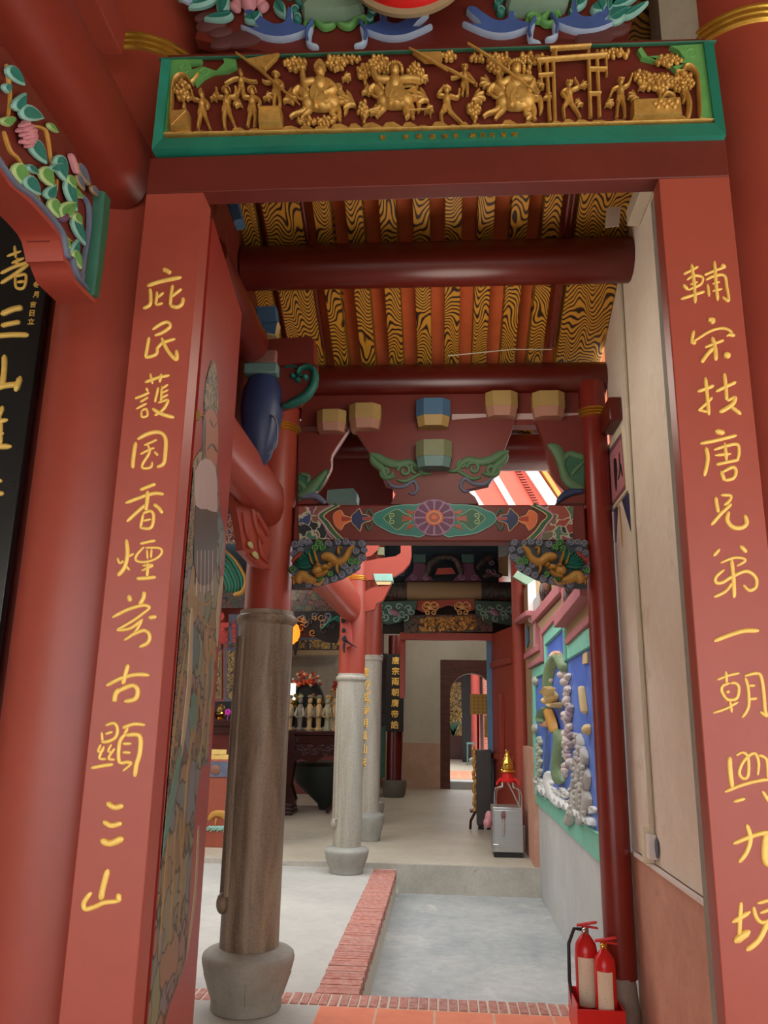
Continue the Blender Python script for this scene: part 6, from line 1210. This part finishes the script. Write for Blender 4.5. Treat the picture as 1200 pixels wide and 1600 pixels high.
for k in range(14): a = k*2.4; m.tube([((x0+x1)/2-.1, 32.8, .9), ((x0+x1)/2-.1+.18*math.cos(a), 32.8, 1.3), ((x0+x1)/2-.1+.34*math.cos(a), 32.8, 1.45+.1*math.sin(a))], [.03, .03, .005], 5)
build('pot_plant', m, DGREEN, fa)
m = MB(); m.box(W(722,1100,31).x, W(737,1100,31).x, 31, 31.1, 0, 4.2); o = build('dark_door_panel', m, BLACKM); tag(o, 'dark door panel beyond the arch between the altar and the red column', 'door')
# ================================================================ MAIN HALL ON THE LEFT
YA = 17.4
def rect(px0, py0, px1, py1, Y, t=.03, mb=None):
    mb = mb or MB(); mb.plate(YP(Y), [(px0,py0),(px1,py0),(px1,py1),(px0,py1)], t, 0, 0, 0, back=.01); return mb
m = rect(300, 1022, 560, 1150, YA - .02, .0); sw = build('marble_wall_panel', m, mat_concrete('grey_marble', (128, 118, 104), (168, 158, 140), 1.2, stain=(110, 96, 84)), smooth=0); tag(sw, 'grey veined marble wall panel behind the altar table', 'wall panel')
ds = thing('carved_screen', 'red wall screen with two tall framed gold carvings, left of the brown stone column', 'screen', (-4.6, 15.2, 1.5))
YS = 15.5
m = rect(290, 950, 392, 1125, YS, .0); build('red_board', m, RED, ds, smooth=0)
for x0, x1, y0, y1, fm in ((328,347,1018,1092,SAND),(352,376,1013,1096,SLATE)):
    m = rect(x0, y0, x1, y1, YS-.02, .03); f_ = build('panel_frame', m, fm, ds, smooth=0)
    m = rect(x0+3, y0+4, x1-3, y1-4, YS-.05, .012); build('gilded_relief', m, FARGOLD, f_, smooth=0)
for x0, x1, y0, y1 in ((330,347,1002,1015),(358,376,1004,1013)):
    m = rect(x0, y0, x1, y1, YS-.02, .03); f_ = build('small_panel', m, SLATE, ds, smooth=0); m = rect(x0+2, y0+2, x1-2, y1-2, YS-.05, .01); build('gilded_relief', m, FARGOLD, f_, smooth=0)
RG = mat_glow('glowing_red_paint', (190, 62, 54), .08)  # weak glow put into the red of the sign and placard writing
cl = thing('red_lantern_sign', 'red and pink cut-out emblem sign hung above the left framed carving', 'sign', (-4.5, 15.1, 2.4)); PR = YP(15.2)
m = MB(); m.plate(PR, [(338+13*math.cos(a), 963+9*math.sin(a)) for a in [2*math.pi*i/20 for i in range(20)]], .03); m.plate(PR, [(334,974),(358,973),(358,980),(334,981)], .03); m.plate(PR, [(343,980),(350,980),(350,986),(343,986)], .03); build('emblem', m, RG, cl, smooth=0)
m = MB()
for k in range(6): m.spiral(PR, 338+4.2*(k % 3)+5, 990+9*(k//3), 4.2, 1.3, 60*k, 1.3, 0, 0, 1 if k % 2 else -1)
m.stroke(PR, [(340,984),(352,984)], 1.5, .02, 0); m.stroke(PR, [(340,1006),(352,1004)], 1.5, .02, 0); build('lower_scrolls', m, RG, cl)
gb = thing('grey_placard', 'grey placard with small red characters hung beside the brown stone column', 'sign', (-4.2, 15.15, 2.3)); m = rect(357, 960, 378, 1006, 15.25, .0); build('board', m, SLATE, gb, smooth=0)
m = MB()
for i, ch in enumerate('人緣慈善會'): put_glyph(m, ch, W(366, 971+7.4*i, 15.22), (1,0,0), (0,0,1), .085, .01)
build('red_writing', m, RG, gb)
m = rect(290, 918, 392, 950, 15.0, .0, None); o = build('painted_hall_beam', m, FARPAINT, smooth=0); tag(o, 'dark painted hall beam above the red emblem sign, left of the brown stone column', 'beam')
cr_ = thing('phoenix_bracket', 'teal fan-shaped painted bracket high behind the door leaf edge', 'bracket', (-3.2, 11, 3)); PF = YP(11)
m = MB()
for k in range(6): m.stroke(PF, [(352-2*k, 862+6*k), (366-3*k, 880+5*k), (378-4.5*k, 905+3*k), (378-5*k, 926)], [3, 3.4, 3, 2], .05, .012*(k % 2), k % 2)
build('teal_feathers', m, [TEAL, DGREEN], cr_)
m = MB(); m.stroke(PF, [(350,858),(370,878),(384,905),(380,924),(366,930)], [1.6, 2, 2.4, 3, 4], .06, .02); build('ochre_edge', m, OCHRE, cr_)
m = rect(330, 790, 384, 850, 11.1, .0); o = build('floral_hall_beam', m, FLORAL, smooth=0); tag(o, 'flower painted beam end seen between door leaf and brown stone column', 'beam')
# long altar table with carved skirt
at = thing('altar_table', 'long dark rosewood altar table with carved skirt between the two stone columns', 'table', (-2.1, 14.2, 0)); YT = 14.0
tzT = W(490, 1142, YT).z; xa, xb = W(446, 1142, YT).x, W(540, 1142, YT).x
m = MB(); m.box(xa, xb, YT, YT+.8, tzT-.07, tzT); build('tabletop', m, ROSEWOOD, at, bev=.012)
m = MB(); m.box(xa+.05, xb-.05, YT+.05, YT+.75, W(490,1163,YT).z, tzT-.07); build('frieze', m, ROSEWOOD, at, bev=.01)
m = MB(); PT = YP(YT+.02); random.seed(6); m.plate(PT, [(452,1163),(530,1162),(530,1182),(510,1180),(490,1192),(470,1186),(456,1192)], .01, 0, 0, 0, back=.03)
for k in range(22): m.spiral(PT, 455+3.5*k, 1172+5*math.sin(k*1.3), 5, 1.2, 50*k, 1.4, 0, .01, 1 if k % 2 else -1)
build('carved_skirt', m, ROSEWOOD, at)
Pl = YP(YT-.1)
m = MB(); m.plate(Pl, [(440,1144),(458,1144),(462,1152),(460,1190),(454,1225),(461,1250),(456,1262),(440,1262)], .0, 0, 0, 0, back=.25); build('curved_leg', m, ROSEWOOD, at, smooth=30)
m = MB()
zf = lambda py: max(.0, W(450, py, YT-.1).z)
for k, (y0, y1, w_) in enumerate(((1262,1270,0),(1270,1278,2),(1278,1288,4))): m.box(W(436, 1270, YT).x, W(458+w_*.6, 1270, YT).x, YT-.2-.03*k, YT+.3, .15*(2-k)/3*1.2, .15*(3-k)/3*1.2)
build('stepped_plinth', m, ROSEWOOD, at, bev=.008)
m = MB(); m.tube([(xb-.15, YT+.1, tzT-.3), (xb-.1, YT+.1, .5), (xb-.16, YT+.05, .2), (xb-.28, YT, .03)], [.06, .05, .04, .03], 8); build('curved_leg', m, ROSEWOOD, at)
m = MB(); m.lathe([(.12, .0), (.15, .1), (.55, .45), (.62, .75), (.5, .8)], -2.05, 14.8, 20); o = build('dark_cauldron', m, paint('dark_green_black', (34, 42, 36), .5, .2, 5)); tag(o, 'dark greenish cauldron shape in the shade under the altar table', 'vessel')
# statues and vases on the altar table
cols = [(paint('pale_jade_glaze', (176, 180, 150), .35, .15, 14), 'pale jade'), (paint('ivory_gold_glaze', (206, 176, 120), .35, .18, 14), 'ivory'), (paint('grey_mottled_glaze', (136, 128, 118), .35, .25, 14), 'grey')]
sx_ = [(452, 1, 'figurine at the left end of the altar table, beside the brown column'), (468, 2, 'figurine second from the left on the altar table'), (483, 1, 'figurine in the middle of the altar table under the flower crown'), (497, 1, 'figurine right of the middle on the altar table'), (511, 0, 'figurine leaning near the grey court column on the altar table'), (523, 1, 'figurine closest to the grey court column on the altar table')]
for px, ci, lb in sx_:
    Y = YT+.25; b = W(px, 1140, Y); s_ = (W(px, 1090, Y).z - tzT)
    t = thing('altar_figurine', ('%s ' % cols[ci][1]) + lb, 'figurine', (b.x, Y, tzT), 'figurines on the altar table')
    m = MB(); q = lambda r, h: (r*s_, tzT+h*s_)
    m.lathe([q(.11,0), q(.12,.05), q(.07,.12), q(.085,.3), q(.115,.55), q(.10,.72), q(.05,.8)], b.x, Y, 14); m.ell((b.x, Y, tzT+.9*s_), (.075*s_, .075*s_, .1*s_)); build('robed_body', m, cols[ci][0], t)
    m = MB(); m.tube([(b.x-.09*s_, Y-.03, tzT+.68*s_), (b.x-.13*s_, Y-.08, tzT+.45*s_), (b.x-.04*s_, Y-.14, tzT+.4*s_)], [.04*s_, .045*s_, .03*s_], 7); build('sleeve', m, cols[(ci+1) % 3][0], t); m = MB(); m.tube([(b.x+.09*s_, Y-.03, tzT+.68*s_), (b.x+.13*s_, Y-.08, tzT+.45*s_), (b.x+.04*s_, Y-.14, tzT+.4*s_)], [.04*s_, .045*s_, .03*s_], 7); build('sleeve', m, cols[(ci+1) % 3][0], t); m = MB(); m.ell((b.x, Y, tzT+1.03*s_), (.085*s_, .08*s_, .06*s_)); build('hat', m, cols[(ci+1) % 3][0], t)
# flower crown shrine
sh = thing('flower_shrine', 'arched dark shrine topped with red and orange flowers behind the altar figurines', 'shrine', (-2.1, 14.7, 1.2)); YC = 14.65; PCn = YP(YC)
m = MB(); m.plate(PCn, [(460,1137),(458,1100),(462,1078),(480,1066),(498,1076),(504,1100),(503,1137)], .02, 1, 0, 0, back=.08); m.stroke(PCn, [(458,1135),(457,1100),(464,1076),(480,1066),(497,1074),(505,1100),(505,1135)], [3, 3, 4, 4, 4, 3, 3], .05, .02); build('dark_arch', m, BLACKM, sh, smooth=30)
for cnm, cm, n in (('orange_flowers', paint('orange_petal', (216, 92, 44), .6, .2, 14), 26), ('red_flowers', paint('red_petal', (168, 40, 34), .6, .2, 14), 22), ('pale_flowers', paint('cream_petal', (226, 196, 160), .6, .15, 14), 14), ('green_leaves', GREEN, 14)):
    m = MB()
    for k in range(n):
        a = random.uniform(math.pi*1.05, math.pi*1.95); r = random.uniform(6, 24); x, y = 480+r*math.cos(a), 1074+r*1.05*math.sin(a)
        if cnm == 'green_leaves': x, y = random.uniform(458, 504), random.uniform(1082, 1106)
        m.blob(PCn, x, y, 2.6, 2.6, .05, 0, .05+.05*random.random(), seg=7, rings=3)
    build(cnm, m, cm, sh)
m = MB()
for k in range(36): x = random.choice((466, 494, 470, 498)); m.blob(PCn, x+random.uniform(-7,7), random.uniform(1086,1112), 2.6, 3.2, .06, 0, .09+.05*random.random(), seg=7, rings=3)
build('pale_green_flowers', m, GREENL, sh)
sh2 = thing('flower_shrine', 'second shrine with yellow green flowers partly hidden by the grey court column', 'shrine', (-1.7, 14.7, 1.2)); PCL = paint('pale_cloud_glaze', (188, 176, 170), .5, .2, 10, second=(226, 214, 206))
for k in range(30): m.blob(PCn, random.uniform(516, 534), random.uniform(1078, 1112), 2.8, 3, .05, 0, .05*random.random(), seg=7, rings=3)
build('yellow_flowers', m, OCHRE, sh2); m = MB()
for k in range(10): m.blob(PCn, random.uniform(520, 534), random.uniform(1066, 1082), 2.6, 2.6, .05, 0, .05, seg=7, rings=3)
build('red_flowers', m, MATS['red_petal'], sh2)
gp = thing('gilded_cornice', 'row of gilded panels on the marble wall above the altar shrine', 'cornice', (-2.6, 17.2, 2.6)); 
m = rect(440, 1016, 545, 1024, 17.2, .06); build('pale_ledge', m, SAND, gp, smooth=0)
m = rect(440, 996, 545, 1016, 17.3, .0); build('slate_field', m, SLATE, gp, smooth=0)
for x0, x1 in ((461,480),(484,516),(520,536)):
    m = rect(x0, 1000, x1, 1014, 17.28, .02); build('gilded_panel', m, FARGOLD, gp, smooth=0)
cn = thing('carved_canopy', 'dark openwork canopy carving with teal phoenix above the altar table', 'carving', (-2.4, 13.4, 2.9)); PN = YP(13.4)
m = MB(); m.plate(PN, [(452,955),(535,955),(535,985),(525,1005),(508,1003),(480,990),(462,988),(452,992)], .0, 0, 0, 0, back=.05); build('dark_ground', m, BLACKM, cn, smooth=0)
m = MB(); random.seed(9)
for k in range(26): m.spiral(PN, random.uniform(456,520), random.uniform(960,990), random.uniform(4,7), 1.2, random.uniform(0,360), 1.1, k % 3, .01, random.choice((-1, 1)))
build('painted_scrolls', m, [FARPAINT, SLATE, OCHRE], cn)
m = MB()
for k in range(6): m.stroke(PN, [(502,984),(512+3*k,974-2*k),(520+3*k,962+3*k)], [1.6, 2, 1.2], .04, .02)
build('teal_feathers', m, TEAL, cn)
m = rect(452, 922, 540, 955, 13.6, .0); o = build('painted_hall_beam', m, FARPAINT, smooth=0); tag(o, 'painted hall beam above the dark canopy carving between the stone columns', 'beam')
ln = thing('orange_lantern', 'glowing orange lantern with a dark tassel hanging beside the brown stone column', 'lantern', (-2.55, 13.2, 2.5)); c = W(457, 990, 13.2)
m = MB(); m.lathe([(.05, c.z-.17), (.11, c.z-.12), (.13, c.z), (.11, c.z+.13), (.05, c.z+.17)], c.x, 13.2, 16); build('lantern_body', m, LANTERN, ln)
m = MB(); c2 = W(465, 1000, 13.2); m.tube([(c2.x, 13.2, c2.z+.3), (c2.x-.02, 13.2, c2.z), (c2.x-.03, 13.2, c2.z-.25)], [.03, .05, .02], 8); build('tassel', m, BLACKM, ln)
m = MB(); c3 = W(456, 1080, 14.5); m.box(c3.x-.06, c3.x+.06, 14.5, 14.56, c3.z-.16, c3.z+.14); o = build('altar_lamp', m, mat_glow('lit_white_lamp', (226, 236, 220), .9)); tag(o, 'small white lit lamp between the brown column and the shrine', 'lamp')
# low painted cabinet with offerings, tiered table and burner
lc = thing('painted_cabinet', 'low red painted cabinet with yellow beast and teal waves behind the brown stone column', 'cabinet', (-2.8, 10.5, 0)); YL = 10.4
lx0, lx1 = W(295, 1250, YL).x, W(395, 1250, YL).x; lz = W(345, 1188, YL).z
m = MB(); m.box(lx0, lx1, YL, YL+.6, 0, lz); build('body', m, paint('brick_red_panel', (150, 74, 54), .6, .14, 4), lc, bev=.01)
m = rect(290, 1190, 395, 1214, YL, .012); build('slate_band', m, SLATE, lc, smooth=0)
PLc = YP(YL); m = MB(); m.blob(PLc, 337, 1203, 8, 8, .02, 0, .012); build('round_boss', m, paint('brown_boss', (128, 84, 66), .6, .1, 6), lc)
m = MB(); m.stroke(PLc, [(326,1282),(334,1272),(348,1272),(356,1280),(362,1276)], [3, 5, 6, 5, 3], .02, 0); m.stroke(PLc, [(338,1278),(336,1290)], [2, 1.4], .015, 0); m.stroke(PLc, [(352,1280),(354,1290)], [2, 1.4], .015, 0); build('yellow_beast', m, OCHRE, lc)
m = MB()
for k in range(8): m.stroke(PLc, [(318+5*k, 1300-2*(k % 2)), (328+5*k, 1292), (336+5*k, 1298)], [1.2, 2, 1], .015, 0)
build('teal_waves', m, TEALL, lc)
random.seed(12); k = 0
OFF = [(326,1184,'leftmost stack of'), (338,1184,'second stack from the left of'), (350,1184,'third stack of'), (332,1176,'upper left packet of'), (345,1176,'upper right packet of')]
for px, py, lb in OFF:
    p = W(px, py, YL+.15); hh = .028; zb = lz if py == 1184 else lz + .062
    m = MB(); m.obox((p.x, YL+.18, zb+.03), (.065, .01, 0), (-.01, .06, 0), (0, 0, .029)); m.obox((p.x, YL+.18, zb+.03), (.067, .01, 0), (-.001, .012, 0), (0, 0, .0305)); o = build('offering_packet', m, paint('yellow_joss_paper', (222, 190, 110), .6, .14, 12) if k == 0 else MATS['yellow_joss_paper'], bev=.004)
    tag(o, lb + ' yellow paper offerings on the low painted cabinet', 'offering', 'paper offerings on the painted cabinet'); k += 1
tt = thing('tiered_table', 'tiered dark red offering table behind the painted cabinet, left of the brown column', 'table', (-3.4, 12.6, 0)); YQ = 12.5
for y0, y1, dy, mt in ((1125,1133,0,ROSEWOOD),(1133,1145,.06,ROSEWOOD),(1145,1178,.12,DRED)):
    a, b = W(295, y1, YQ), W(400, y0, YQ); m = MB(); m.box(a.x, b.x, YQ+dy, YQ+.6, a.z, b.z); build('tier', m, mt, tt, bev=.01)
m = MB(); m.box(W(295,1200,YQ).x, W(400,1200,YQ).x, YQ+.14, YQ+.6, 0, W(340, 1178, YQ).z); build('body', m, ROSEWOOD, tt)
zq = W(340, 1125, YQ).z
bu = thing('brass_burner', 'small brass incense burner with domed lid on the tiered dark table', 'incense burner', (W(343,1115,YQ).x, YQ+.25, zq)); x = W(343, 1115, YQ+.2).x
m = MB(); m.lathe([(.06, zq), (.07, zq+.01), (.05, zq+.03), (.09, zq+.06), (.10, zq+.10), (.08, zq+.12)], x, YQ+.25, 20); build('bowl', m, BRASS, bu)
m = MB(); m.lathe([(.075, zq+.12), (.08, zq+.16), (.06, zq+.22), (.02, zq+.25)], x, YQ+.25, 20); build('lid', m, paint('dark_brass', (120, 92, 46), .35, .2, 12, metal=.7), bu)
m = MB(); x = W(356, 1113, YQ+.2).x
for a in range(5): m.ell((x+.03*math.cos(a*1.26), YQ+.2, zq+.12+.03*math.sin(a*1.26)), (.025, .02, .025), 8, 5)
m.tube([(x, YQ+.2, zq), (x, YQ+.2, zq+.12)], .006, 6); o = build('magenta_flower', m, paint('magenta_petal', (214, 60, 190), .5, .1, 10)); tag(o, 'magenta flower on the tiered dark table beside the brass burner', 'flower')
m = rect(300, 1096, 400, 1125, YQ+.62, .0); o = build('dark_altar_back', m, BLACKM, smooth=0); tag(o, 'dark altar back behind the brass burner, under the framed carvings', 'altar back')
m = MB(); a, b = W(588, 1272, 12.2), W(588, 1230, 12.2); m.tube([(W(586,1250,12.2).x, 12.3, 0), (W(587,1250,12.2).x, 12.3, .62)], .03, 8); o = build('pink_tube', m, PINK); tag(o, 'pink tube standing beside the column base behind the gold lettered column', 'tube')
